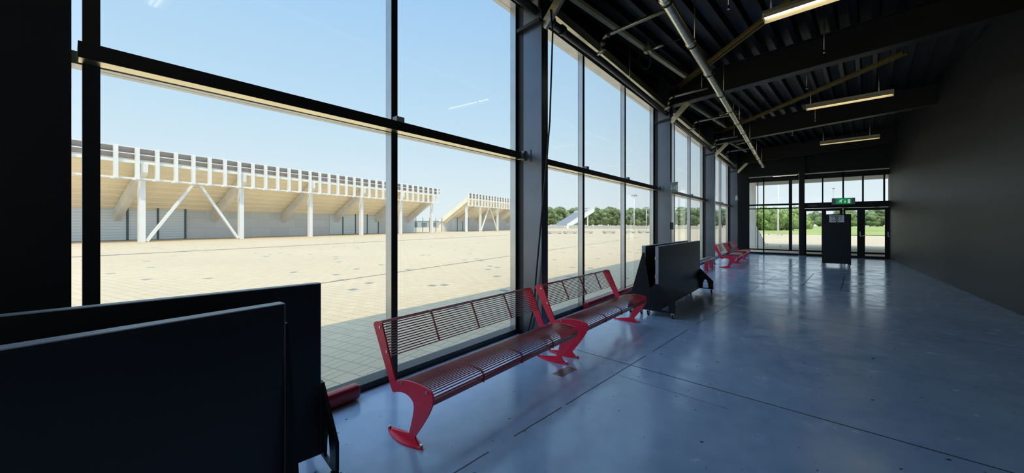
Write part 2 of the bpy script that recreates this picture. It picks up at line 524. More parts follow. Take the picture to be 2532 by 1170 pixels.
# ------------------------------------------------------------------ window wall
YM = 1.917
C0 = 3.93
ZH = 4.48            # underside of the head
def window_bay(num, mull, y0, y1, closed_end=False):
    """mull: list of mullion centres, the last one belongs to the next bay"""
    f = MB()
    for ym in mull[:-1] if not closed_end else mull:
        f.box(XG - 0.015, -3.10, ym - 0.028, ym + 0.028, 0.0, ZH)
    f.box(-3.25, -3.06, y0, y1, ZH, ZH + 0.08)              # head
    f.box(-3.24, -3.125, y0, y1, 2.385, 2.455)              # glazing bar behind the tube
    w = struct('window_%d' % num, f, M['frame'])
    MB().box(-3.25, -3.085, y0, y1, 0.0, 0.066).build('sill', M['dark_steel'], w)
    tb = MB().box(-3.095, -2.985, y0 + 0.02, y1 - 0.02, 2.385, 2.465)
    tb.build('transom', M['tube'], w, 0.004)
    MB().box(-2.985, -2.978, y0 + 0.02, y1 - 0.02, 2.383, 2.469).build('transom_shade', M['dark_steel'], w)  # dark strip: shade of the transom's inner face put into colour
    for ym in mull[:-1] if not closed_end else mull:
        MB().box(-3.10, -3.094, ym - 0.028, ym + 0.038, 0.066, ZH).build('mullion_shade', M['dark_steel'], w)  # dark strip standing in for shade on the mullion's inner face
    sl = MB().box(-3.335, -3.255, y0, y1, -0.03, 0.03)
    sl.build('outer_sill', M['sill_light'], w)
    for ym in mull[:-1]:
        if ym > y0 + 0.3:
            br = MB().box(-3.10, -3.02, ym - 0.02, ym + 0.065, 2.465, 2.53)
            br.build('bracket', M['grey_plastic'], w)
    for a, b in zip(mull[:-1], mull[1:]):
        for z0, z1 in ((0.062, 2.385), (2.455, ZH)):
            MB().box(XG - 0.006, XG + 0.006, a + 0.028, b - 0.028, z0, z1).build('glass_pane', M['glass'], w)
    return w
ks = [C0 + YM * k for k in range(-2, 10)]
window_bay(8, [YB + 0.03, -1.82], YB, -1.85)  # unseen pane behind the camera, opened for more light
fb_ = MB()  # unseen glazed end, added to light the faces turned to the camera
for k in range(5):
    fb_.box(-3.2 + k * 1.4875 - 0.03, -3.2 + k * 1.4875 + 0.03, YB - 0.1, YB, 0, 4.5)
for z in (0.05, 2.42, 4.45):
    fb_.box(-3.2, XR, YB - 0.1, YB, z - 0.05, z + 0.05)
w10 = struct('window_9', fb_, M['frame'])  # added glazed end, unseen, lets in light
for k in range(4):
    for z0, z1 in ((0.1, 2.37), (2.47, 4.4)):
        MB().box(-3.17 + k * 1.4875, -1.7725 + k * 1.4875, YB - 0.06, YB - 0.05, z0, z1).build('glass_pane', M['glass'], w10)  # panes of the added, unseen glazed end
window_bay(1, [ks[0], ks[1], ks[2]], 0.03, ks[2] - 0.028)
window_bay(2, ks[2:6], ks[2] - 0.028, ks[5] - 0.028)
window_bay(3, ks[5:9], ks[5] - 0.028, ks[8] - 0.028)
window_bay(4, ks[8:12], ks[8] - 0.028, ks[11] - 0.028)
window_bay(5, [ks[11], YE - 0.03], ks[11] - 0.028, YE, True)

# steel columns standing just inside the glass
YC = [-1.80, 3.95, 9.72, 15.46, 21.22]
col_labels = {1: 'tall grey steel column behind the nearest two red benches',
              2: 'grey steel column behind the wide movable board, green sign on it',
              3: 'grey steel column behind the low backless bench',
              4: 'grey steel column at the far corner beside the end wall'}
cols = {}
for i in (1, 2, 3, 4):
    c = thing('steel_column', col_labels[i], 'column', (-2.85, YC[i], 0), 0, 'columns along the window wall')
    sh = MB()
    sh.box(-0.15, 0.15, 0.0, 0.016, 0, 5.2)
    sh.box(-0.15, 0.15, 0.134, 0.15, 0, 5.2)
    sh.box(-0.012, 0.15, 0.016, 0.134, 0, 5.2)
    sh.build('shaft', M['column'], c, 0.002)
    MB().box(-0.25, -0.15, 0.0, 0.05, 0, 5.0).build('filler_plate', M['dark_steel'], c)
    MB().box(-0.17, 0.17, -0.02, 0.17, 0, 0.02).build('base_plate', M['dark_steel'], c)
    br = MB().bar((-0.22, -0.03, 4.13), (0.15, -0.03, 4.17), 0.06, 0.045)
    br.build('pipe_bracket', M['dark_steel'], c)
    cl = MB().box(-0.14, -0.10, -0.05, 0.0, 2.36, 2.49)
    cl.box(-0.14, -0.02, -0.012, 0.0, 2.34, 2.5)
    cl.build('cleat', M['column'], c)
    cols[i] = c

# ------------------------------------------------------------------ end wall glazing and doors
def zt(z): return z
def end_window(num, x0, x1, mulls, posts, rails=True):
    f = MB()
    yb, yf = YE + 0.02, YE + 0.12
    for x, w, z0, z1 in mulls:
        f.box(x - w / 2, x + w / 2, yb, yf, z0, z1)
    f.box(x0, x1, yb - 0.03, yf, 0.0, 0.09)
    f.box(x0, x1, yb, yf, 3.65, 3.88)
    if rails:
        f.box(x0, x1, yb, yf, 0.2, 0.26)
        f.box(x0, x1, yb, yf, 2.27, 2.32)
        f.box(x0, x1, yb - 0.06, yf, 2.44, 2.52)
    return struct('window_%d' % num, f, M['black_wall'])
# left part: fixed glass between the corner panel and the steel post
w6 = end_window(6, -2.34, -0.29,
                [(-2.325, 0.03, 0, 3.93), (-1.945, 0.03, 0.2, 3.65), (-1.70, 0.05, 0, 3.93), (-0.62, 0.13, 0.2, 3.65), (-0.36, 0.0301, 3.65, 3.9)], [])
def panes(w, xs, zs):
    for a, b in xs:
        for z0, z1 in zs:
            MB().box(a, b, YE + 0.065, YE + 0.077, z0, z1).build('glass_pane', M['glass'], w)
xs6 = [(-2.31, -1.96), (-1.93, -1.725), (-1.675, -0.685), (-0.555, -0.29)]
panes(w6, xs6, [(0.09, 0.2), (0.26, 2.27), (2.32, 2.44), (2.52, 3.65)])
for x, z in ((-1.49, 1.98), (-0.88, 2.02), (-1.05, 1.68), (-0.47, 1.97), (-1.48, 1.00), (-0.96, 0.98), (-1.53, 0.50), (-1.02, 0.42), (-0.50, 1.22), (-1.83, 0.98)):
    st = MB().tube([(x, YE + 0.052, z), (x, YE + 0.063, z)], 0.022, 8)
    st.build('sticker', M['sign_dark'], w6)
MB().box(-2.33, -0.29, YE - 0.004, YE + 0.02, 3.885, 3.925).build('head_strip', M['trim_light'], w6)
# right part: glass over the doors
w7 = end_window(7, -0.08, XR, [(0.575, 0.05, 2.52, 3.65), (1.285, 0.055, 2.52, 3.93), (1.935, 0.055, 2.52, 3.65), (2.6, 0.055, 2.52, 3.65)], [], False)
hd = MB().box(-0.08, XR, YE - 0.02, YE + 0.12, 2.26, 2.52)
hd.build('door_header', M['black_wall'], w7)
panes(w7, [(-0.08, 0.55), (0.60, 1.258), (1.312, 1.908), (1.962, 2.573)], [(2.52, 3.65)])
MB().box(-0.08, XR, YE - 0.004, YE + 0.02, 3.885, 3.925).build('head_strip', M['trim_light'], w7)
# the steel post between both parts
struct('trim_1', MB().box(-0.29, -0.08, YE + 0.02, YE + 0.12, 0, 3.90), M['black_wall'])
p = thing('steel_post', 'dark steel post of the end wall, left of the glass doors', 'post', (-0.175, YE - 0.05, 0), 0)
pm = MB().box(-0.115, 0.095, -0.10, 0.045, 0, 5.1)
pm.build('post', M['black_wall'], p)
MB().box(-0.125, -0.115, -0.08, 0.04, 0.02, 4.0).build('edge_strip', M['trim_light'], p)
MB().box(-0.20, 0.18, -0.14, 0.02, 0, 0.02).build('base_plate', M['column'], p)
# doors
def door(num, x0, x1, gx0, gx1, paper=False, bar=False):
    f = MB()
    y0, y1 = YE + 0.03, YE + 0.09
    f.box(x0, gx0, y0, y1, 0.02, 2.25)
    f.box(gx1, x1, y0, y1, 0.02, 2.25)
    f.box(gx0, gx1, y0, y1, 0.02, 0.10)
    f.box(gx0, gx1, y0, y1, 0.19, 0.27)
    f.box(gx0, gx1, y0, y1, 2.13, 2.25)
    d = struct('door_%d' % num, f, M['black_wall'])
    for z0, z1 in ((0.27, 2.13), (0.10, 0.19)):
        MB().box(gx0, gx1, YE + 0.05, YE + 0.062, z0, z1).build('glass_pane', M['glass'], d)
    if bar:
        b = MB().tube([(gx0 - 0.06, YE - 0.05, 1.02), (gx1 + 0.02, YE - 0.05, 1.02)], 0.014, 8)
        b.tube([(gx0 - 0.04, YE + 0.04, 1.02), (gx0 - 0.04, YE - 0.05, 1.02)], 0.012, 6)
        b.tube([(gx1 + 0.0, YE + 0.04, 1.02), (gx1 + 0.0, YE - 0.05, 1.02)], 0.012, 6)
        b.build('push_bar', M['trim_light'], d)
        h = MB().box(gx1 + 0.07, gx1 + 0.10, YE - 0.05, YE - 0.03, 0.98, 1.18)
        h.box(gx1 + 0.07, gx1 + 0.2, YE - 0.06, YE - 0.04, 0.97, 1.0)
        h.box(gx1 + 0.075, gx1 + 0.095, YE - 0.05, YE + 0.03, 1.0, 1.02)
        h.build('door_handle', M['trim_light'], d)
    return d
door(1, -0.08, 0.62, -0.02, 0.54)
door(2, 0.62, 1.27, 0.70, 1.17)
door(3, 1.29, 1.93, 1.36, 1.75, bar=True)
door(4, 1.93, XR, 2.0, 2.62, bar=True)
# maker's small lettering on the header
tcv = bpy.data.curves.new('header_lettering', 'FONT'); tcv.body = 'magna'; tcv.size = 0.13; tcv.extrude = 0.002
tcv.align_x = 'CENTER'
tmp = bpy.data.objects.new('tmp', tcv); COL.objects.link(tmp)
bpy.context.view_layer.update()
lme = bpy.data.meshes.new_from_object(tmp.evaluated_get(bpy.context.evaluated_depsgraph_get()))
bpy.data.objects.remove(tmp); bpy.data.curves.remove(tcv)
lme.materials.clear(); lme.materials.append(M['grey_plastic'])
to = bpy.data.objects.new('header_lettering', lme); COL.objects.link(to)
to.location = (0.20, YE - 0.024, 2.36); to.rotation_euler = (math.pi / 2, 0, 0)
tag(to, 'small grey lettering on the dark header over the left glass door', 'lettering')

# ------------------------------------------------------------------ roof steel
def zbeam(x): return 4.56 + 0.05 * (x + 1.46)
beam_labels = ['black roof beam nearest the camera, mostly above the frame', 'black roof beam between the nearest and middle lamps, meeting the green-sign column',
               'black roof beam between the middle lamp and the lamp nearest the end wall', 'black roof beam closest to the end wall']
for i in (1, 2, 3, 4):
    b = thing('roof_beam', beam_labels[i - 1], 'beam', (-2.70, YC[i] + 0.02, 0), 0, 'roof beams')
    Ln = (XR - 0.0 + 2.69) / math.cos(G)
    def P(s, dy, z):
        return (s * math.cos(G) + dy * math.sin(G), -s * math.sin(G) + dy * math.cos(G), z)
    def slab(mb, y0, y1, h0, h1):
        za, zb = zbeam(-2.70), zbeam(XR)
        mb.hexa([P(0, y0, za + h0), P(Ln, y0, zb + h0), P(Ln, y1, zb + h0), P(0, y1, za + h0)],
                [P(0, y0, za + h1), P(Ln, y0, zb + h1), P(Ln, y1, zb + h1), P(0, y1, za + h1)])
    wb = MB(); slab(wb, 0.04, 0.055, 0.02, 0.58); wb.build('web', M['beam'], b)
    fl = MB(); slab(fl, -0.08, 0.17, 0.0, 0.022); fl.build('bottom_flange', M['beam'], b)
    fl = MB(); slab(fl, -0.08, 0.17, 0.56, 0.58); fl.build('top_flange', M['beam'], b)
    kb = MB().bar((-0.0, 0.03, 4.10), (0.42, -0.01, zbeam(-2.28)), 0.12, 0.05, (0, 1, 0))
    kb.build('knee_brace', M['galv'], b)
    ep = MB().box(-0.012, 0.012, -0.09, 0.18, 4.3, 5.1)
    ep.build('end_plate', M['beam'], b)
    for (dx, dz) in ((0.05, 4.75), (0.12, 4.77), (0.05, 4.45), (0.10, 4.47), (0.75, 5.0), (1.0, 5.06)):
        if dz < 4.5: continue
        bo = MB().tube([P(dx, 0.02, dz), P(dx, 0.045, dz)], 0.014, 6)
        bo.build('bolt', M['bolt'], b)

# edge rails at the head of the glass, between the columns
edges = [(YC[0] + 0.2, YC[1] - 0.02), (YC[1] + 0.4, YC[2] - 0.02), (YC[2] + 0.2, YC[3] - 0.02), (YC[3] + 0.2, YC[4] - 0.02)]
elab = ['galvanised edge rail above the nearest window, running behind the first column', 'galvanised edge rail above the windows behind both near benches',
        'galvanised edge rail above the windows behind the movable boards', 'galvanised edge rail above the farthest windows']
for (a, b_), lb in zip(edges, elab):
    mb = MB().box(-2.91, -2.80, a, b_, 4.50, 4.52)
    mb.box(-2.91, -2.895, a, b_, 4.52, 4.75)
    o = mb.build('edge_rail', M['galv'])
    tag(o, lb, 'rail', 'edge rails above the glass')
# purlin angle, ground glow put into its colour, under the deck in each bay
plab = ['pale purlin under the black deck above the nearest bench', 'pale purlin under the black deck beyond the second roof beam',
        'pale purlin under the black deck beyond the third roof beam']
for i, lb in zip((1, 2, 3), plab):
    y0, y1 = YC[i] + 0.45, YC[i + 1] - 0.2
    x0 = -2.88 + 0.115 * 0.3
    mb = MB()
    p0 = Vector((-2.90, y0, 4.99)); p1 = Vector((-2.90 + 0.125 * (y1 - y0), y1, 5.03))
    if i > 1: p0.x = -2.80; p1.x = p0.x + 0.10 * (y1 - y0)
    mb.bar(p0, p1, 0.085, 0.012)
    mb.bar(p0 + Vector((0, 0, 0.05)), p1 + Vector((0, 0, 0.05)), 0.012, 0.09)
    o = mb.build('purlin', M['purlin_lit'])
    tag(o, lb, 'purlin', 'purlins along the window side')

# diagonal roof bracing
blab = ['ochre double-angle roof brace running from the green-sign column to the nearest lamp', 'ochre roof brace between the second and third roof beams']
for k, lb in enumerate(blab):
    dy = 5.75 * k
    t_ = thing('roof_brace', lb, 'brace', (-2.62, 9.80 + dy, 4.93), 0, 'diagonal roof braces')
    for off in (-0.035, 0.035):
        mb = MB().bar((off, off, 0.0), (4.2 + off, -4.62 + off, 0.11), 0.028, 0.06)
        mb.build('angle_bar', M['yellow_steel'], t_)
    MB().box(-0.12, 0.12, -0.10, 0.10, 0.03, 0.05).build('gusset_plate', M['galv'], t_)

# black drain pipe along the head of the glass
dp = thing('drain_pipe', 'black drain pipe along the head of the glass wall', 'pipe', (0, 0, 0))
pts = [(-2.80, YB + 0.05, 4.33), (-2.80, 3.5, 4.33), (-2.76, 6.0, 4.335), (-2.80, 11.0, 4.33), (-2.86, YE - 0.05, 4.31)]
MB().tube(pts, 0.055, 12).build('pipe_run', M['dark_steel'], dp)
for y in (4.25, 4.55, 10.0, 15.8):
    MB().tube([(-2.775, y, 4.333), (-2.775, y + 0.06, 4.333)], 0.072, 12).build('coupling', M['dark_steel'], dp)
for y in (4.2, 7.2, 10.4, 13.3, 16.2, 19.0):
    MB().tube([(-2.775, y, 4.33), (-2.775, y, zdeck(-2.77) + 0.02)], 0.008, 6).build('hanger_rod', M['galv'], dp)
# branch pipes that rise from it and cross under the deck
def branch(y, x1, label, low=False):
    t_ = thing('branch_pipe', label, 'pipe', (-2.62, y, 0), 0, 'branch pipes under the deck')
    zt_ = 4.60 if not low else 4.56
    e = Vector(gx((0, 0, 0), x1 + 2.62))
    MB().tube([(-0.14, 0, 4.335), (0.0, 0, 4.36), (0, 0, 4.42), (0, 0, zt_ - 0.06), (0.02, 0, zt_ - 0.02), (0.06, -0.006, zt_), (e.x, e.y, zt_ + 0.02)], 0.03, 10).build('pipe_run', M['galv'], t_)
    MB().tube([(0, 0, zt_ - 0.12), (0, 0, zt_ - 0.06)], 0.042, 10).build('elbow', M['dark_steel'], t_)
    MB().tube([(0, 0, 4.38), (0, 0, 4.43)], 0.042, 10).build('tee', M['dark_steel'], t_)
    MB().tube([(0.09, -0.008, zt_), (0.14, -0.013, zt_)], 0.042, 10).build('elbow', M['dark_steel'], t_)
    MB().tube([(e.x * 0.85, e.y * 0.85, zt_ + 0.02), (e.x * 0.85, e.y * 0.85, zdeck(-1.7) + 0.02)], 0.008, 6).build('hanger_rod', M['galv'], t_)
branch(5.62, -1.45, 'thin pipe crossing under the deck above the second red bench')
branch(9.35, -1.75, 'thin pipe crossing under the deck in front of the second roof beam')
branch(11.9, -1.4, 'thin pipe crossing under the deck just past the second roof beam', True)
branch(15.1, -1.9, 'thin pipe crossing under the deck in front of the third roof beam')
branch(17.6, -1.6, 'thin pipe crossing under the deck past the third roof beam', True)

# silver duct hung under the beams
sdct = thing('silver_duct', 'silver foil-wrapped round duct with dark clamp rings under the ceiling', 'duct', (0, 0, 0))
def dx(y): return -1.31 - 0.0165 * (y - 4.5)
ZD = 4.18
MB().tube([(dx(y), y, ZD) for y in (YB + 0.3, 0, 4, 8, 12, 16, YE - 1.8)], 0.062, 16).build('pipe_run', M['duct'], sdct)
yj = 4.55
ring_y = []
while yj < YE - 1.9:
    ring_y.append(yj); yj += 1.32
for yj in ring_y:
    MB().tube([(dx(yj), yj, ZD), (dx(yj), yj + 0.03, ZD)], 0.074, 16).build('clamp_ring', M['rubber'], sdct)
    MB().tube([(dx(yj), yj - 0.10, ZD), (dx(yj), yj - 0.07, ZD), (dx(yj), yj - 0.005, ZD)], [0.066, 0.071, 0.071], 16).build('collar', M['duct'], sdct)
for yj in (3.4, 6.1, 8.9, 11.6, 14.4, 17.0, 19.6):
    MB().tube([(dx(yj), yj, ZD + 0.05), (dx(yj), yj, zdeck(-1.4) + 0.02)], 0.008, 6).build('hanger_rod', M['galv'], sdct)

# ceiling conduits with junction boxes
def conduit(x, y, label, length):
    t_ = thing('junction_box', label, 'junction box', (x, y, 4.93), 0, 'junction boxes under the deck')
    MB().box(-0.07, 0.07, -0.06, 0.06, -0.05, 0.06).build('box', M['galv'], t_, 0.006)
    e0 = gx((0, 0, 0), 0.08); e1 = gx((0, 0, 0), 0.30); e2 = gx((0, 0, 0), length)
    MB().tube([e0, e1], 0.03, 8).build('socket', M['galv'], t_)
    MB().tube([e1, e2], 0.010, 6).build('conduit', M['dark_steel'], t_)
    lp = []
    for k in range(15):
        a = math.pi * (0.15 + 1.7 * k / 14)
        lp.append((-0.09 + 0.11 * math.sin(a) * -1 + 0.02, 0.05 - 0.10 * math.cos(a) - 0.02, -0.14 + 0.15 * math.cos(a) - 0.02))
    MB().tube(lp, 0.008, 6).build('cable_loop', M['cable'], t_)
    MB().tube([(0, 0, 0.05), (0, 0, zdeck(x) - 4.93 + 0.03)], 0.012, 6).build('hanger_rod', M['galv'], t_)
conduit(-2.43, 7.25, 'small galvanised junction box with a looped cable above the second red bench', 0.75)
conduit(-2.05, 12.9, 'small junction box with cable loop past the second roof beam', 0.6)
conduit(-2.25, 18.0, 'small junction box with cable loop near the end of the silver duct', 0.6)

# hanging black cable at the first column
cb = MB().tube([(-2.74, 4.15, 4.30), (-2.56, 3.95, 4.26), (-2.50, 3.905, 3.95), (-2.54, 3.90, 2.81), (-2.60, 3.90, 2.2), (-2.68, 3.90, 1.5), (-2.757, 3.90, 0.785), (-2.80, 3.92, 0.4), (-2.90, 3.90, 0.012)], 0.011, 8)
tag(cb.build('hanging_cable', M['cable']), 'black cable hanging down along the first grey column', 'cable')

# ceiling lamps: batten with a bent white reflector and one lit tube
def make_lamp(loc, label):
    t_ = thing('ceiling_lamp', label, 'lamp', loc, -G, 'ceiling tube lamps')
    Lz = 1.62
    hs = MB()
    hs.prism([(0, -0.05, 0.05), (0, 0.05, 0.05), (0, 0.05, 0.10), (0, -0.05, 0.10)], (Lz, 0, 0))
    hs.build('housing', M['galv'], t_)
    rf = MB()
    rf.prism([(0, -0.05, 0.05), (0, -0.11, -0.03), (0, -0.106, -0.032), (0, -0.046, 0.046), (0, 0.046, 0.046), (0, 0.106, -0.032), (0, 0.11, -0.03), (0, 0.05, 0.05)], (Lz, 0, 0))
    rf.build('reflector', M['white_lamp'], t_)
    for dy in (-0.03, 0.03):
        MB().tube([(0.03, dy, 0.018), (Lz - 0.03, dy, 0.018)], 0.016, 10).build('light_tube', M['tube_light'], t_)
    for x in (0.0, Lz - 0.02):
        MB().box(x, x + 0.02, -0.06, 0.06, -0.01, 0.06).build('end_cap', M['white_lamp'], t_)
    for x in (0.1, Lz - 0.25):
        MB().tube([(x, 0, 0.1), (x, 0, zdeck(loc[0] + x) - loc[2] + 0.01)], 0.006, 6).build('hanger_rod', M['galv'], t_)
        MB().tube([(x, 0, 0.1), (x, 0, 0.22)], 0.014, 8).build('hanger_sleeve', M['white_plastic'], t_)
    return t_
make_lamp((-0.51, 6.62, 4.58), 'lit ceiling lamp nearest the camera, cut by the top of the picture')
make_lamp((-0.02, 12.45, 4.58), 'lit ceiling lamp in the middle bay, second from the camera')
make_lamp((0.39, 18.3, 4.58), 'lit ceiling lamp nearest the end wall')
make_lamp((-0.75, 0.95, 4.58), 'lit ceiling lamp above the camera, seen only mirrored in the glass')
# small sprinkler rods under the deck
slab_ = [((-0.9, 6.2), 'thin sprinkler rod hanging beside the silver duct above the near bay'), ((0.25, 8.9), 'thin sprinkler rod hanging right of the nearest lamp'),
         ((0.0, 11.0), 'thin sprinkler rod hanging just past the second roof beam'), ((0.2, 14.6), 'thin sprinkler rod hanging below the middle lamp'),
         ((-0.4, 16.4), 'thin sprinkler rod hanging just past the third roof beam')]
for (x, y), lb in slab_:
    t_ = thing('sprinkler', lb, 'sprinkler', (x, y, 0), 0, 'sprinkler rods')
    MB().tube([(0, 0, 4.72), (0, 0, zdeck(x) + 0.118)], 0.008, 6).build('rod', M['galv'], t_)
    MB().tube([(0, 0, 4.68), (0, 0, 4.70), (0, 0, 4.74)], [0.02, 0.012, 0.014], 8).build('head', M['bolt'], t_)

# ------------------------------------------------------------------ red benches
def arc_pts(pts, sub=4):
    """Catmull-Rom through 2D points"""
    out = []
    n = len(pts)
    for i in range(n - 1):
        p0 = pts[max(0, i - 1)]; p1 = pts[i]; p2 = pts[i + 1]; p3 = pts[min(n - 1, i + 2)]
        for k in range(sub):
            t = k / sub
            out.append(tuple(0.5 * ((2 * p1[j]) + (-p0[j] + p2[j]) * t + (2 * p0[j] - 5 * p1[j] + 4 * p2[j] - p3[j]) * t * t + (-p0[j] + 3 * p1[j] - 3 * p2[j] + p3[j]) * t ** 3) for j in (0, 1)))
    out.append(pts[-1])
    return out
X0B = 2.20
back_front = [(-2.471 + X0B, 0.762), (-2.293 + X0B, 0.376)]
seat_top = arc_pts([(-2.283 + X0B, 0.372), (-2.216 + X0B, 0.402), (-2.13 + X0B, 0.419), (-2.043 + X0B, 0.426), (-1.95 + X0B, 0.424), (-1.895 + X0B, 0.412), (-1.872 + X0B, 0.378), (-1.882 + X0B, 0.32), (-1.93 + X0B, 0.236), (-2.0 + X0B, 0.14), (-2.064 + X0B, 0.060)], 4)
foot_f = [(-2.058 + X0B, 0.045), (-2.020 + X0B, 0.012)]
foot_b = arc_pts([(-2.36 + X0B, 0.012), (-2.30 + X0B, 0.025), (-2.20 + X0B, 0.045), (-2.128 + X0B, 0.062)], 3)
under = arc_pts([(-2.125 + X0B, 0.07), (-2.101 + X0B, 0.143), (-2.075 + X0B, 0.24), (-2.085 + X0B, 0.292), (-2.146 + X0B, 0.320), (-2.232 + X0B, 0.316), (-2.318 + X0B, 0.287)], 3)
back_rear = arc_pts([(-2.335 + X0B, 0.30), (-2.46 + X0B, 0.52), (-2.582 + X0B, 0.733)], 3)
back_cap = arc_pts([(-2.574 + X0B, 0.750), (-2.54 + X0B, 0.764), (-2.49 + X0B, 0.768)], 3)
plate_prof = back_front + seat_top + foot_f + foot_b + under + back_rear + back_cap

def make_bench(loc, label, L=1.91):
    t_ = thing('red_bench', label, 'bench', loc, 0, 'red wire benches with backrests')
    for y in (0.0, L - 0.012):
        pl = MB().prism([(x, y, z) for x, z in plate_prof], (0, 0.012, 0))
        e = pl.build('end_plate', M['red'], t_)
        # lens-shaped foot plate on the floor
        lens = []
        for k in range(13):
            a = math.pi * k / 12
            lens.append((-0.195 + 0.42 * k / 12, 0.006 + 0.055 * math.sin(a) ** 0.8, 0))
        for k in range(11, 0, -1):
            a = math.pi * k / 12
            lens.append((-0.195 + 0.42 * k / 12, 0.006 - 0.055 * math.sin(a) ** 0.8, 0))
        MB().prism([(q[0], y + q[1], 0) for q in lens], (0, 0, 0.012)).build('foot_plate', M['red'], t_)
        for x in (-0.17, 0.20):
            MB().tube([(x, y + 0.006, 0.012), (x, y + 0.006, 0.03)], 0.011, 8).build('floor_bolt', M['bolt'], e)
        yo = -0.006 if y == 0.0 else 0.012
        for (bx, bz) in ((-2.489 + X0B, 0.728), (-2.397 + X0B, 0.565), (-2.213 + X0B, 0.384), (-1.933 + X0B, 0.398)):
            MB().tube([(bx, y + yo, bz), (bx, y + yo + 0.006, bz)], 0.011, 8).build('bolt', M['bolt'], e)
    def rods(path, n, r):
        mb = MB()
        seg = [0]
        for a, b in zip(path[:-1], path[1:]): seg.append(seg[-1] + math.dist(a, b))
        for k in range(n):
            d = seg[-1] * k / (n - 1)
            i = max(j for j in range(len(seg)) if seg[j] <= d + 1e-9); i = min(i, len(path) - 2)
            f = (d - seg[i]) / max(1e-9, seg[i + 1] - seg[i])
            x = path[i][0] + f * (path[i + 1][0] - path[i][0]); z = path[i][1] + f * (path[i + 1][1] - path[i][1])
            mb.tube([(x, 0.012, z), (x, L - 0.012, z)], r, 6)
        return mb
    st = [(p[0], p[1] - 0.006) for p in seat_top if p[1] > 0.36]
    rods(st, 25, 0.0042).build('seat', M['red_wire'], t_)
    bk = [(-2.560 + X0B, 0.748), (-2.52 + X0B, 0.762), (-2.478 + X0B, 0.757), (-2.372 + X0B, 0.535)]
    rods(bk, 18, 0.0042).build('backrest', M['red_wire'], t_)
    fr = MB().prism([(0.305, 0.012, 0.365), (0.324, 0.012, 0.362), (0.316, 0.012, 0.322), (0.299, 0.012, 0.326)], (0, L - 0.024, 0))
    fr.build('front_rail', M['red_wire'], t_)
    tr = MB().prism([(-2.535 + X0B, 0.012, 0.742), (-2.56 + X0B, 0.012, 0.734), (-2.578 + X0B, 0.012, 0.738), (-2.562 + X0B, 0.012, 0.755), (-2.53 + X0B, 0.012, 0.760)], (0, L - 0.024, 0))
    tr.build('top_rail', M['red_wire'], t_)
    for k in (1, 2, 3):
        y = L * k / 4
        rb = MB()
        q = [(p[0], p[1] - 0.012) for p in seat_top if p[1] > 0.33]
        for a, b in zip(q[:-1], q[1:]):
            rb.bar((a[0], y, a[1]), (b[0], y, b[1]), 0.007, 0.014)
        rb.build('seat_rib', M['red_wire'], t_)
        rb = MB()
        for a, b in zip(bk[:-1], bk[1:]):
            rb.bar((a[0] - 0.008, y, a[1] - 0.004), (b[0] - 0.008, y, b[1] - 0.004), 0.007, 0.016)
        rb.build('back_rib', M['red_wire'], t_)
    return t_
bench = make_bench((-2.20, 1.50, 0), 'red wire bench nearest the camera, beside the first column')
dup(bench, (-2.20, 3.63, 0), None, 'second red wire bench, between the nearest bench and the wide movable board')
dup(bench, (-2.20, 14.46, 0), None, 'red wire bench in the distance, beside the low backless bench')
dup(bench, (-2.20, 16.6, 0), None, 'farthest red wire bench, nearest the end wall')

# low backless bench past the movable boards
lb = thing('backless_bench', 'low bench with pale seat and two red stump legs past the movable boards', 'bench', (-2.56, 12.0, 0))
st = MB()
pf = [(-0.17, 0.27), (-0.19, 0.315), (-0.17, 0.355), (-0.10, 0.375), (-0.03, 0.365), (0.02, 0.335), (0.0, 0.28)]
st.prism([(x, 0, z) for x, z in pf], (0, 2.55, 0))
st.build('seat', M['trim_light'], lb, 0.01)
for y in (1.2, 2.0):
    MB().prism([(-0.05, y, 0), (0.06, y, 0), (0.06, y, 0.21), (0.005, y, 0.29), (-0.05, y, 0.27)], (0, 0.1, 0)).build('leg', M['red'], lb, 0.01)
for y in (0.05, 2.5):
    MB().box(-0.12, -0.05, y, y + 0.04, 0, 0.29).build('leg', M['grey_plastic'], lb)

# red guard rails on the window sill
def guard(y0, y1, label):
    t_ = thing('guard_rail', label, 'rail', (-3.0, y0, 0), 0, 'red rails along the window sill')
    pr = []
    for k in range(24):
        a = 2 * math.pi * k / 24
        c, s = math.cos(a), math.sin(a)
        pr.append((0.055 * math.copysign(abs(c) ** 0.6, c), 0.002, 0.075 + 0.062 * math.copysign(abs(s) ** 0.6, s)))
    mb = MB()
    n = len(pr); Lg = y1 - y0
    rings = [(0.0, 0.75), (0.008, 0.92), (0.022, 1.0), (Lg - 0.022, 1.0), (Lg - 0.008, 0.92), (Lg, 0.75)]
    vs = []; fs = []
    for (yy, k) in rings:
        vs += [(p[0] * k, yy, 0.075 + (p[2] - 0.075) * k) for p in pr]
    for i in range(len(rings) - 1):
        for k in range(n):
            fs.append((i * n + k, i * n + (k + 1) % n, (i + 1) * n + (k + 1) % n, (i + 1) * n + k))
    fs.append(tuple(range(n))); fs.append(tuple((len(rings) - 1) * n + k for k in range(n)))
    mb.add(vs, fs, [True] * (len(fs) - 2) + [False, False])
    mb.build('rail', M['red_rail'], t_)
    for yy in (0.25, Lg - 0.25):
        MB().box(-0.03, 0.03, yy - 0.03, yy + 0.03, 0.0, 0.03).build('support_foot', M['dark_steel'], t_)
guard(-1.0, 1.60, 'red guard rail at the sill beside the nearest black boards')
guard(5.75, 9.25, 'red guard rail at the sill behind the second bench')

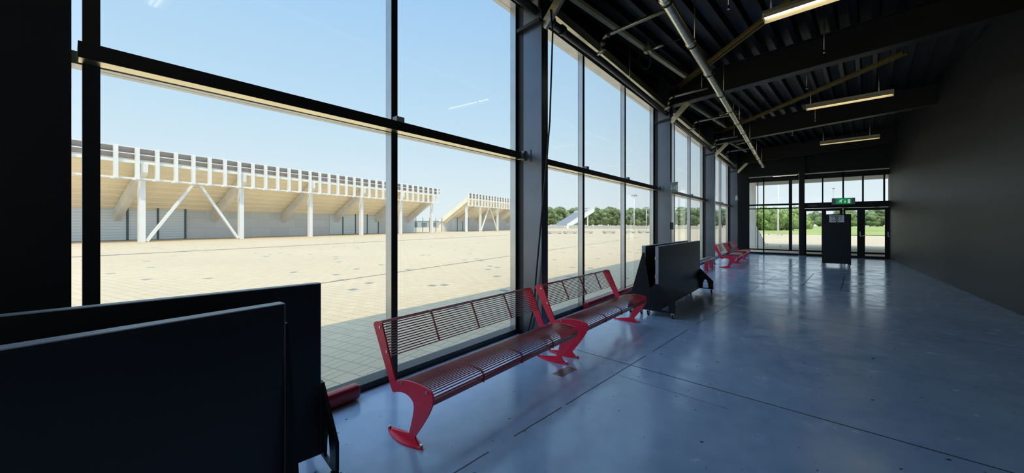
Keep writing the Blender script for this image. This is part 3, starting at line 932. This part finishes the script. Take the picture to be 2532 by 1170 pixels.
# ------------------------------------------------------------------ movable black boards
def castor(parent, x, y, z_top, red=False):
    c = MB().box(-0.022 + x, 0.022 + x, y - 0.02, y + 0.02, z_top - 0.016, z_top)
    c.box(x - 0.018, x - 0.013, y - 0.022, y + 0.022, 0.03, z_top - 0.012)
    c.box(x + 0.013, x + 0.018, y - 0.022, y + 0.022, 0.03, z_top - 0.012)
    o = c.build('castor', M['bolt'] if not red else M['red'], parent)
    w = MB().tube([(x - 0.011, y + 0.012, 0.036), (x + 0.011, y + 0.012, 0.036)], 0.036, 14)
    w.build('wheel', M['rubber'], o)

def arched_board(loc, rz, L, label, red_at=None):
    t_ = thing('movable_board', label, 'board', loc, rz, 'movable black boards')
    MB().box(-0.027, 0.027, 0.004, L - 0.004, 0.09, 1.136).build('panel', M['black_board'], t_)
    e = MB()
    e.box(-0.025, 0.025, 0.0, 0.004, 0.09, 1.14)
    e.box(-0.025, 0.025, L - 0.004, L, 0.09, 1.14)
    e.box(-0.027, 0.027, 0.004, L - 0.004, 1.136, 1.14)
    e.build('edge_band', M['board_edge'], t_)
    for y in (-0.02, L):
        f = MB()
        for s in (1, -1):
            arch = [(0.285, 0.10), (0.285, 0.265), (0.027, 0.525), (0.027, 0.10), (0.075, 0.10), (0.085, 0.20), (0.105, 0.27), (0.135, 0.295), (0.165, 0.26), (0.185, 0.19), (0.19, 0.10)]
            f.prism([(s * x, y, z) for x, z in arch], (0, 0.02, 0))
        f.box(-0.285, 0.285, y, y + 0.02, 0.085, 0.105)
        f.box(-0.027, 0.027, y, y + 0.02, 0.10, 0.525)
        ft = f.build('foot_frame', M['black_foot'], t_)
        for s in (1, -1):
            castor(t_, s * 0.25, y + 0.01, 0.086, red_at == (s, y > 0))
    for z in (0.62, 0.92):
        MB().box(-0.031, -0.005, -0.006, 0.0, z, z + 0.05).build('latch', M['bolt'], t_)
    return t_

def gusset_board(loc, rz, L, label, H=1.14, mirrored=False):
    t_ = thing('movable_board', label, 'board', loc, rz, 'movable black boards')
    MB().box(-0.032, 0.032, 0.004, L - 0.004, 0.10, H - 0.004).build('panel', M['black_board'], t_)
    e = MB()
    e.box(-0.03, 0.03, 0.0, 0.004, 0.10, H)
    e.box(-0.03, 0.03, L - 0.004, L, 0.10, H)
    e.box(-0.032, 0.032, 0.004, L - 0.004, H - 0.004, H)
    e.build('edge_band', M['board_edge'], t_)
    for y in (-0.02, L):
        f = MB().prism([(-0.27, y, 0.09), (-0.20, y, 0.36), (-0.012, y, 1.03), (0.012, y, 1.03), (0.10, y, 0.5), (0.13, y, 0.30), (0.13, y, 0.09)], (0, 0.02, 0))
        f.build('foot_gusset', M['black_foot'], t_)
        for s in (-0.22, 0.08):
            castor(t_, s, y + 0.01, 0.092)
    return t_
arched_board((-1.90, 6.10, 0), -0.012, 2.80, 'wide black movable board with arched feet past the second bench')
gusset_board((-2.115, 6.10, 0), -0.012, 2.66, 'black board with triangular feet standing behind the wide arched board')
arched_board((-2.64, -1.36, 0), -0.125, 2.38, 'black board with arched feet nearest the window beside the camera', (-1, True))
gusset_board((-1.80, -1.55, 0), 0.06, 2.21, 'black board closest to the camera, in front of the arched board', 1.13)

# tall board by the doors with a printed notice
tb = thing('tall_board', 'tall dark board on castors standing before the glass doors', 'board', (0.83, 17.6, 0))
MB().box(-0.39, 0.39, -0.02, 0.02, 0.085, 1.87).build('panel', mat('dark_blue_panel', (0.008, 0.014, 0.024), 0.45, 0, 0.35, noise=0.1), tb, 0.004)
for x in (-0.345, 0.345):
    MB().box(x - 0.03, x + 0.03, -0.22, 0.22, 0.08, 0.10).build('foot', M['black_foot'], tb)
    for y in (-0.19, 0.19):
        castor(tb, x, y, 0.082)
nb = thing('info_notice', 'grey notice with a black chequer column on the tall board', 'notice', (0.835, 17.578, 1.705))
MB().box(-0.20, 0.20, -0.006, 0.0, -0.13, 0.13).build('plate', M['sign_grey'], nb, 0.03, 3)
MB().box(-0.165, 0.17, -0.009, -0.005, 0.085, 0.108).build('title_bar', M['sign_mid'], nb)
ck = MB()
for r in range(6):
    for c in range(3):
        if (r + c) % 2 == 0:
            x = -0.045 + c * 0.034; z = 0.045 - r * 0.034
            ck.box(x, x + 0.034, -0.009, -0.005, z, z + 0.034)
ck.build('chequer_print', M['sign_dark'], nb)
tx = MB()
for (x0, x1, z) in ((-0.14, -0.08, 0.03), (-0.14, -0.10, -0.02), (-0.14, -0.06, -0.06), (-0.14, -0.06, -0.085), (0.08, 0.13, 0.04), (0.09, 0.14, 0.0), (0.09, 0.13, -0.045), (0.08, 0.14, -0.07)):
    tx.box(x0, x1, -0.009, -0.005, z, z + 0.014)
tx.build('text_lines', M['sign_mid'], nb)

# emergency exit signs
def man(mb, y, s, ox, oz):
    """running figure: head, torso, arms, legs"""
    mb.tube([(ox + 0.30 * s, y, oz + 0.42 * s), (ox + 0.30 * s, y - 0.003, oz + 0.42 * s)], 0.09 * s, 10)
    def limb(a, b, w):
        mb.bar((ox + a[0] * s, y - 0.0015, oz + a[1] * s), (ox + b[0] * s, y - 0.0015, oz + b[1] * s), 0.003, w * s, (0, 0, 1))
    limb((0.18, 0.30), (0.02, -0.02), 0.17)
    limb((0.16, 0.28), (0.36, 0.18), 0.09); limb((0.14, 0.28), (-0.10, 0.24), 0.08); limb((-0.10, 0.24), (-0.18, 0.08), 0.08)
    limb((0.03, 0.0), (0.20, -0.14), 0.12); limb((0.20, -0.14), (0.14, -0.40), 0.10)
    limb((0.0, 0.0), (-0.16, -0.18), 0.12); limb((-0.16, -0.18), (-0.42, -0.20), 0.10)
es = thing('exit_sign', 'green and white emergency exit sign over the glass doors', 'sign', (1.28, YE - 0.11, 2.545))
MB().box(-0.39, 0.39, -0.03, 0.05, -0.145, 0.145).build('housing', M['grey_plastic'], es, 0.008)
MB().box(-0.26, 0.27, -0.034, -0.028, -0.13, 0.13).build('green_panel', M['green_sign'], es)
mb = MB(); man(mb, -0.035, 0.20, -0.10, 0.0); mb.build('running_man', M['white_sign'], es)
mb = MB().box(0.045, 0.065, -0.038, -0.034, -0.03, 0.07)
mb.prism([(0.01, -0.034, -0.02), (0.10, -0.034, -0.02), (0.055, -0.034, -0.08)], (0, -0.004, 0))
mb.build('arrow', M['white_sign'], es)
MB().box(0.145, 0.225, -0.038, -0.034, -0.085, 0.085).build('doorway_mark', M['white_sign'], es)
MB().box(-0.05, 0.05, 0.05, 0.10, -0.10, 0.0).build('wall_mount', M['grey_plastic'], es)

e2 = thing('exit_sign', 'greenish glass exit sign sticking out from the second grey column', 'sign', (-2.61, 9.70, 2.43))
MB().box(-0.088, 0.095, -0.008, 0.008, -0.12, 0.12).build('plate', M['acrylic'], e2, 0.004)
MB().box(-0.09, 0.10, -0.02, 0.02, 0.115, 0.135).build('top_rail', M['grey_plastic'], e2)
mb = MB().box(-0.055, -0.04, -0.012, -0.007, -0.03, 0.06)
mb.prism([(-0.075, -0.008, -0.02), (-0.02, -0.008, -0.02), (-0.047, -0.008, -0.065)], (0, -0.004, 0))
mb.build('arrow', M['white_plastic'], e2)
mb = MB(); man(mb, -0.008, 0.12, 0.02, -0.01); mb.build('running_man', M['white_plastic'], e2)
MB().box(0.055, 0.08, -0.012, -0.007, -0.075, 0.06).build('doorway_mark', M['white_plastic'], e2)
cbx = MB().box(-0.05, 0.05, -0.05, 0.0, -0.09, 0.09)
o = cbx.build('call_point', mat('dark_green_plastic', (0.02, 0.08, 0.06), 0.4, noise=0.1), None, 0.006)
o.location = (-2.63, 9.70 + 0.13, 1.46); o.rotation_euler = (0, 0, math.pi / 2)
o.location = (-2.70, 9.80, 1.46)
tag(o, 'small dark green box on the side of the second grey column', 'box')
dvc = thing('wall_sensor', 'small white sensor on the far corner column', 'sensor', (-2.72, 21.20, 2.80))
MB().box(-0.05, 0.05, -0.08, 0.0, -0.10, 0.10).build('housing', M['white_plastic'], dvc, 0.015)
MB().box(-0.02, 0.02, -0.01, 0.02, 0.1, 0.16).build('mount', M['white_plastic'], dvc)
# floor box cover
fb = thing('floor_box', 'metal floor box cover beside the nearest bench end', 'floor box', (-1.92, 3.22, 0), -0.08)
MB().box(-0.06, 0.06, -0.14, 0.14, 0.0, 0.004).build('frame', M['bolt'], fb)
MB().box(-0.05, 0.05, -0.13, 0.13, 0.002, 0.006).build('lid', mat('lid_steel', (0.16, 0.17, 0.18), 0.35, 0.8, noise=0.1), fb)

# ------------------------------------------------------------------ outside: ground
gz = -0.03
struct('ground', MB().box(-320, 320, -120, 420, -0.6, gz), M['paver'])
gr = MB()
gp = [(-6, 70), (60, 72), (170, 330), (-30, 390), (-16, 130)]
gr.prism([(x, y, gz) for x, y in gp], (0, 0, 0.015))
o = gr.build('field', M['grass']); tag(o, 'dry yellow-green grass field beyond the paving', 'grass', None, 'stuff')
# drainage channels in the paving
def strip(name, p0, p1, w, label):
    mb = MB().bar((p0[0], p0[1], gz + 0.002), (p1[0], p1[1], gz + 0.002), w, 0.01)
    tag(mb.build(name, M['kerb']), label, 'channel', 'drainage channels in the paving')
strip('drainage_channel', (-24.6, -12), (-33.2, 39.9), 0.40, 'dark drainage channel in the paving nearer the grandstand')
strip('drainage_channel', (-9.6, 3.0), (-15.6, 44), 0.07, 'thin drainage line in the paving nearer the windows')

# ------------------------------------------------------------------ outside: grandstands
S = Vector((-0.203, 0.979, 0)).normalized()
N = Vector((-0.979, -0.203, 0)).normalized()
P0 = Vector((-46.3, 11.9, gz))
RZ = math.atan2(S.y, S.x)      # local x = along the stand, local y = away from the hall
BAY = 7.7
def grandstand(s0, s1, col_s, label, braces, shutters, end_rail=False):
    loc = P0 + S * s0
    t_ = thing('grandstand', label, 'grandstand', loc, RZ, 'concrete grandstands beyond the square')
    Ls = s1 - s0
    def zs(m): return 7.05 - 0.667 * m
    # stepped soffit
    sf = MB()
    n = 9
    for k in range(n):
        m0 = -0.1 + k * 0.68
        z1 = 7.1 - k * 0.45
        sf.box(0, Ls, m0, m0 + 0.68, z1 - 0.33, z1)
        sf.box(0, Ls, m0 + 0.34, m0 + 0.72, z1 - 0.48, z1 - 0.33)
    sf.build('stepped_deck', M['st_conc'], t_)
    # rear wall under the deck
    MB().box(0, Ls, 5.75, 6.0, 0, 3.3).build('rear_wall', M['panels'], t_)
    for (a, b) in shutters:
        w = (b - a)
        npan = max(1, round(w / 2.3))
        for k in range(npan):
            x0 = a - s0 + w * k / npan
            x1 = a - s0 + w * (k + 1) / npan
            sh = MB().box(x0 + 0.08, x1 - 0.08, 5.66, 5.75, 0.05, 3.0).build('shutter', M['shutter'], t_)
            MB().box(x1 - 0.07, x1 + 0.07, 5.60, 5.76, 0.0, 3.15).build('shutter_post', M['st_dark'], t_)
    # columns with raking beams
    for cs in col_s:
        x = cs - s0
        MB().box(x - 0.20, x + 0.20, 0.0, 0.42, 0, 5.35).build('column', M['st_white'], t_)
        rk = MB().prism([(x - 0.22, -0.45, 6.75), (x - 0.22, -0.45, 6.0), (x - 0.22, 0.0, 5.55), (x - 0.22, 5.9, 1.65), (x - 0.22, 5.9, 3.0), (x - 0.22, 5.5, 3.15)], (0.44, 0, 0))
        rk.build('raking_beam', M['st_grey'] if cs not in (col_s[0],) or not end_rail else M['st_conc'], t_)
    # screen of vertical fins with louvers
    yS = -0.55
    step = BAY / 6
    k = 0
    x = 0.10
    while x <= Ls + 0.01:
        MB().box(x - 0.12, x + 0.12, yS - 0.12, yS + 0.16, 5.35, 8.08).build('fin', M['st_white'], t_)
        MB().box(x - 0.30, x + 0.12, yS - 0.02, yS + 0.12, 5.28, 5.46).build('fin_shoe', M['st_white'], t_)
        x += step
    MB().box(0, Ls, yS + 0.16, yS + 0.30, 5.36, 5.50).build('bottom_beam', M['st_white'], t_)
    MB().box(0, Ls, yS + 0.17, yS + 0.27, 6.72, 6.95).build('middle_rail', M['st_white'], t_)
    MB().box(0, Ls, yS + 0.17, yS + 0.25, 7.48, 7.54).build('upper_rail', M['st_white'], t_)
    MB().box(0, Ls, yS + 0.17, yS + 0.25, 8.02, 8.08).build('top_rail', M['st_white'], t_)
    for (z0, z1) in ((7.02, 7.46), (7.56, 8.0)):
        lv = MB().prism([(0, yS + 0.22, z1), (0, yS + 0.28, z1), (0, yS + 0.58, z0), (0, yS + 0.52, z0)], (Ls, 0, 0))
        lv.build('louver', M['st_louver'], t_)
    # V braces
    for (xa, xb) in braces:
        xm = (xa + xb) / 2 - s0
        for q in (xa, xb):
            xq = q - s0 + (0.3 if q == xa else -0.3)
            b = MB().bar((xm + (-0.25 if q == xa else 0.25), 0.15, 5.40), (xq, 0.15, 0.05), 0.22, 0.22)
            b.build('brace', M['st_white'], t_)
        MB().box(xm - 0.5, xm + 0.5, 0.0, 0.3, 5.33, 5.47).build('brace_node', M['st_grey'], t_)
    if end_rail:
        # open flight with mesh guard at the near end
        g = MB().prism([(-0.1, -0.4, 6.8), (-0.1, 6.8, 2.2), (-0.1, 6.8, 3.4), (-0.1, -0.4, 8.0)], (0.05, 0, 0))
        g.build('mesh_guard', M['fritted'], t_)
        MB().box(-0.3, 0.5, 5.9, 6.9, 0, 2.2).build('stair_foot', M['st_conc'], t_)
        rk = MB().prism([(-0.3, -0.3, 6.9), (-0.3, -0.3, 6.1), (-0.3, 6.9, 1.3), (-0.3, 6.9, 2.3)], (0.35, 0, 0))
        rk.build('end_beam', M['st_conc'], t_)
        for k in range(9):
            y = 0.3 + k * 0.72
            MB().box(0.1, 0.6, y, y + 0.3, 6.75 - 0.64 * (y + 0.4), 7.2 - 0.64 * (y + 0.4)).build('end_seat', M['st_louver'], t_)
    return t_
grandstand(-16.0, 32.5, [-7.7, 0, 7.7, 15.4, 23.1, 30.8], 'long grandstand directly opposite the near windows',
           [(-7.7, 0)], [(-15.8, -2.6), (14.3, 23.5)])
grandstand(41.5, 79.0, [41.9, 47.2, 54.9, 62.6, 70.3, 78.0], 'second grandstand beyond the gap, right of the long one',
           [(47.2, 54.9)], [(44.0, 50.5)], True)
# wire fence in the gap between both stands
fe = thing('mesh_fence', 'dark post fence in the gap between the two grandstands', 'fence', P0 + S * 32.9 + N * 5.9, RZ)
for k in range(5):
    MB().tube([(0.1 + 2.0 * k, 0, 0), (0.1 + 2.0 * k, 0, 2.9)], 0.06, 8).build('post', M['st_dark'], fe)
rl = MB()
for z in (0.2, 1.0, 1.9, 2.85):
    rl.bar((0.1, 0, z), (8.1, 0, z), 0.03, 0.03)
for k in range(80):
    rl.bar((0.1 + 0.1 * k, 0, 0.2), (0.1 + 0.1 * k, 0, 2.85), 0.006, 0.006)
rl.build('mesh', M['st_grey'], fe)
# low pale sheds seen through the gap
hs_ = thing('low_shed', 'low blue-grey shed behind the fence between the grandstands', 'shed', (0, 0, gz), YAW)
MB().box(-12, 16, 0, 8, 0, 3.2).build('wall', mat('blue_grey_sheet', (0.34, 0.42, 0.50), 0.7, noise=0.05, nscale=0.2), hs_)
MB().box(-12.4, 16.4, -0.4, 8.4, 3.2, 3.6).build('roof', M['st_grey'], hs_)
for k in range(6):
    MB().box(-10.5 + 4.4 * k, -8.0 + 4.4 * k, -0.06, 0.0, 0.3, 2.4).build('gate_door', M['st_dark'], hs_)

# third grandstand, far away, its seat rows seen from the side
t3 = thing('grandstand', 'small far grandstand with open seat rows before the tree belt', 'grandstand', (0, 0, gz), YAW, 'concrete grandstands beyond the square')
tier = MB()
for k in range(14):
    x0 = -1.5 + k * 0.72
    z1 = 1.2 + k * 0.46
    tier.box(x0, x0 + 0.75, 0, 44, z1 - 0.5, z1)
tier.build('seat_rows', mat('pale_seat_rows', (0.52, 0.50, 0.53), 0.7, noise=0.08, nscale=2), t3)
MB().prism([(-1.8, -0.3, 0.9), (8.6, -0.3, 7.2), (8.6, -0.3, 6.2), (-0.6, -0.3, 0.3), (-0.6, -0.3, 0), (-1.8, -0.3, 0)], (0, 0.3, 0)).build('end_beam', M['st_white'], t3)
MB().prism([(-1.6, -0.15, 1.6), (8.6, -0.15, 8.3), (8.6, -0.15, 7.2), (-1.6, -0.15, 0.9)], (0, 0.06, 0)).build('mesh_guard', M['fritted'], t3)
for y in (0, 11, 22, 33):
    MB().box(6.0, 6.4, y, y + 0.4, 0, 5.6).build('column', M['st_white'], t3)
MB().box(8.5, 8.7, -0.3, 44, 6.4, 8.0).build('rear_screen', M['st_white'], t3)
MB().box(-2.4, -2.2, 0, 44, 0, 1.1).build('front_parapet', M['st_white'], t3)

# ------------------------------------------------------------------ outside: trees, masts, low walls
def cam_pt(u, d):
    """ground point seen at column u of the frame, d metres ahead of the camera"""
    l = (u - 1266.0) / F_PX * d
    return Vector((l * math.cos(YAW) - d * math.sin(YAW), l * math.sin(YAW) + d * math.cos(YAW), gz))

t3.location = cam_pt(1412, 135)
hs_.location = cam_pt(1028, 170)

def crown(mb, cx, cy, cz, rx, rz, nblob, rnd):
    ico = bmesh.new()
    bmesh.ops.create_icosphere(ico, subdivisions=2, radius=1.0)
    base = [v.co.copy() for v in ico.verts]
    faces = [[v.index for v in f.verts] for f in ico.faces]
    ico.free()
    for b in range(nblob):
        a = rnd.random() * 2 * math.pi
        r = math.sqrt(rnd.random()) * rx * 0.72
        h = (rnd.random() * 2 - 1) * rz * 0.68
        k = math.sqrt(max(0.1, 1 - (h / rz) ** 2))
        px, py, pz = cx + r * k * math.cos(a), cy + r * k * math.sin(a), cz + h
        s = rx * (0.22 + 0.20 * rnd.random())
        vs = []
        for v in base:
            q = 1 + (rnd.random() - 0.5) * 0.55
            vs.append((px + v.x * s * q, py + v.y * s * q, pz + v.z * s * q * 0.9))
        mb.add(vs, faces, True)
        # leaf sprays standing off the blob
        for q in range(150):
            d = Vector((rnd.gauss(0, 1), rnd.gauss(0, 1), rnd.gauss(0, 1))).normalized()
            p = Vector((px, py, pz)) + Vector((d.x, d.y, d.z * 0.9)) * s * (0.92 + 0.34 * rnd.random())
            a1 = Vector((rnd.gauss(0, 1), rnd.gauss(0, 1), rnd.gauss(0, 1))).normalized()
            a2 = a1.cross(d + Vector((0.01, 0.02, 0.03))).normalized()
            l = 0.13 + 0.17 * rnd.random()
            mb.add([p - a1 * l, p - a2 * l * 0.55, p + a1 * l, p + a2 * l * 0.55], [(0, 1, 2, 3)], False)
def make_tree(name, label, cat, loc, h, rx, seed, leafm, group, low=False):
    rnd = random.Random(seed)
    t_ = thing(name, label, cat, loc, rnd.random() * 6, group)
    mb = MB()
    if low: crown(mb, 0, 0, h * 0.50, rx, h * 0.52, 34, rnd)
    else: crown(mb, 0, 0, h * 0.56, rx, h * 0.46, 38, rnd)
    mb.build('foliage', leafm, t_)
    MB().tube([(0, 0, 0), (0.05, 0, h * 0.3), (0, 0.05, h * 0.6)], [0.22, 0.17, 0.08], 7).build('trunk', M['bark'], t_)
    return t_
belt = 'trees of the belt beyond the square'
belt_lab = 'tree of the dense green belt beyond the paved square'
protos = [make_tree('tree', belt_lab, 'tree', (0, 0, 0), 9.5, 4.0, 11 + k, M['leaf'], belt) for k in range(4)]
rr = random.Random(5)
us = [1352 + 15.5 * k for k in range(34)]
for i, u_ in enumerate(us):
    d = 178 + 26 * rr.random() - (18 if i % 3 == 0 else 0)
    if u_ < 1490: d = 190 + 14 * rr.random()
    loc = cam_pt(u_, d)
    pr = protos[i % 4]
    o = pr if i < 4 else dup(pr, loc, rr.random() * 6)
    o.location = loc
    s = d / 185 * (0.92 + 0.16 * rr.random())
    o.scale = (s, s, s)
# bushy trees beyond the end wall
blabs = ['light green bushy tree beyond the end wall, left of the white flagpole', 'light green bushy tree beyond the end wall, just behind the white flagpole',
         'light green bushy tree beyond the end wall, right of the white flagpole', 'low green shrub at the edge of the grass beyond the end wall']
bpos = [(1872, 96, 6.2, 3.6), (1903, 92, 5.4, 3.4), (1944, 95, 5.6, 3.8), (1973, 120, 4.6, 4.2)]
for k, ((u_, d, h, rx), lb_) in enumerate(zip(bpos, blabs)):
    make_tree('bushy_tree', lb_, 'tree', cam_pt(u_, d), h, rx, 40 + k, M['leaf_light'], 'bushy trees beyond the end wall', True)
far_lab = 'distant tree on the far side of the grass field'
fpro = [make_tree('field_tree', far_lab, 'tree', (0, 0, 0), 9.0, 4.2, 60 + k, M['leaf'], 'distant trees across the grass field', True) for k in range(3)]
fu = [1962 + 21 * k for k in range(14)]
for i, u_ in enumerate(fu):
    d = 235 + 40 * rr.random()
    loc = cam_pt(u_, d)
    o = fpro[i % 3] if i < 3 else dup(fpro[i % 3], loc, rr.random() * 6)
    o.location = loc
    s = 0.85 + 0.3 * rr.random() + (0.35 if u_ > 2085 else 0)
    o.scale = (s, s, s)

# masts and poles
def mast(name, label, cat, u_, d, h, r, m, head=True):
    t_ = thing(name, label, cat, cam_pt(u_, d), YAW)
    MB().tube([(0, 0, 0), (0, 0, h)], [r, r * 0.6], 10).build('pole', m, t_)
    if head:
        MB().box(-0.9, 0.9, -0.15, 0.15, h - 0.1, h + 0.1).build('crossbar', m, t_)
        for x in (-0.65, 0, 0.65):
            MB().box(x - 0.22, x + 0.22, -0.35, 0.1, h + 0.1, h + 0.45).build('floodlight', M['grey_pole'], t_)
    return t_
mast('light_mast', 'tall pale light mast before the tree belt, left of the second column', 'mast', 1568, 110, 10.0, 0.16, M['st_white'])
mast('light_mast', 'shorter pale light mast beside the second grey column', 'mast', 1598, 140, 7.8, 0.16, M['st_white'])
mast('flagpole', 'white flagpole on the paving beyond the end wall glass', 'pole', 1924, 52, 9.5, 0.11, M['st_white'], False)
fm = mast('floodlight_mast', 'thin distant floodlight mast above the exit sign', 'mast', 2061, 230, 24.0, 0.18, M['grey_pole'])
# low concrete seat blocks on the square
for k, (u_, d) in enumerate(((1372, 60), (1410, 61), (1450, 62), (1506, 63), (1556, 64), (1592, 65))):
    t_ = thing('concrete_seat', 'low concrete seat block on the square before the tree belt', 'seat', cam_pt(u_, d), 1.2, 'concrete seat blocks on the square')
    MB().box(-1.3, 1.3, -0.25, 0.25, 0.08, 0.42).build('block', M['pale_conc'], t_)
    for x in (-1.0, 1.0):
        MB().box(x - 0.15, x + 0.15, -0.2, 0.2, 0, 0.08).build('foot', M['st_dark'], t_)
# long low pale wall in front of the far stand and the trees
lw = MB().box(-30, 34, 0, 0.3, 0, 1.1)
o = lw.build('boundary_wall', M['pale_conc']); o.location = cam_pt(1500, 128); o.rotation_euler = (0, 0, YAW - 0.5)
tag(o, 'long low pale wall in front of the tree belt', 'wall')
# canopy post outside the end wall
op = thing('canopy_post', 'grey post with flared foot under the canopy outside the end wall', 'post', (-3.05, 30.5, gz))
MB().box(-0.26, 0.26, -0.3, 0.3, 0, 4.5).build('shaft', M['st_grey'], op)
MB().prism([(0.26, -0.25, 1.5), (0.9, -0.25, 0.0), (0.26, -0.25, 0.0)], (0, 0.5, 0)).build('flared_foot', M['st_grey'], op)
for k, (x, y) in enumerate(((-1.0, 27.0), (1.2, 26.0))):
    t_ = thing('canopy_lamp', 'lit strip lamp under the outside canopy, %s' % ('left of the steel post' if k == 0 else 'above the exit sign'), 'lamp', (x, y, 4.36), 0, 'lamps under the outside canopy')
    MB().box(-0.6, 0.6, -0.08, 0.08, 0.03, 0.11).build('housing', M['white_lamp'], t_)
    MB().box(-0.58, 0.58, -0.05, 0.05, 0.0, 0.03).build('light_tube', M['tube_light'], t_)
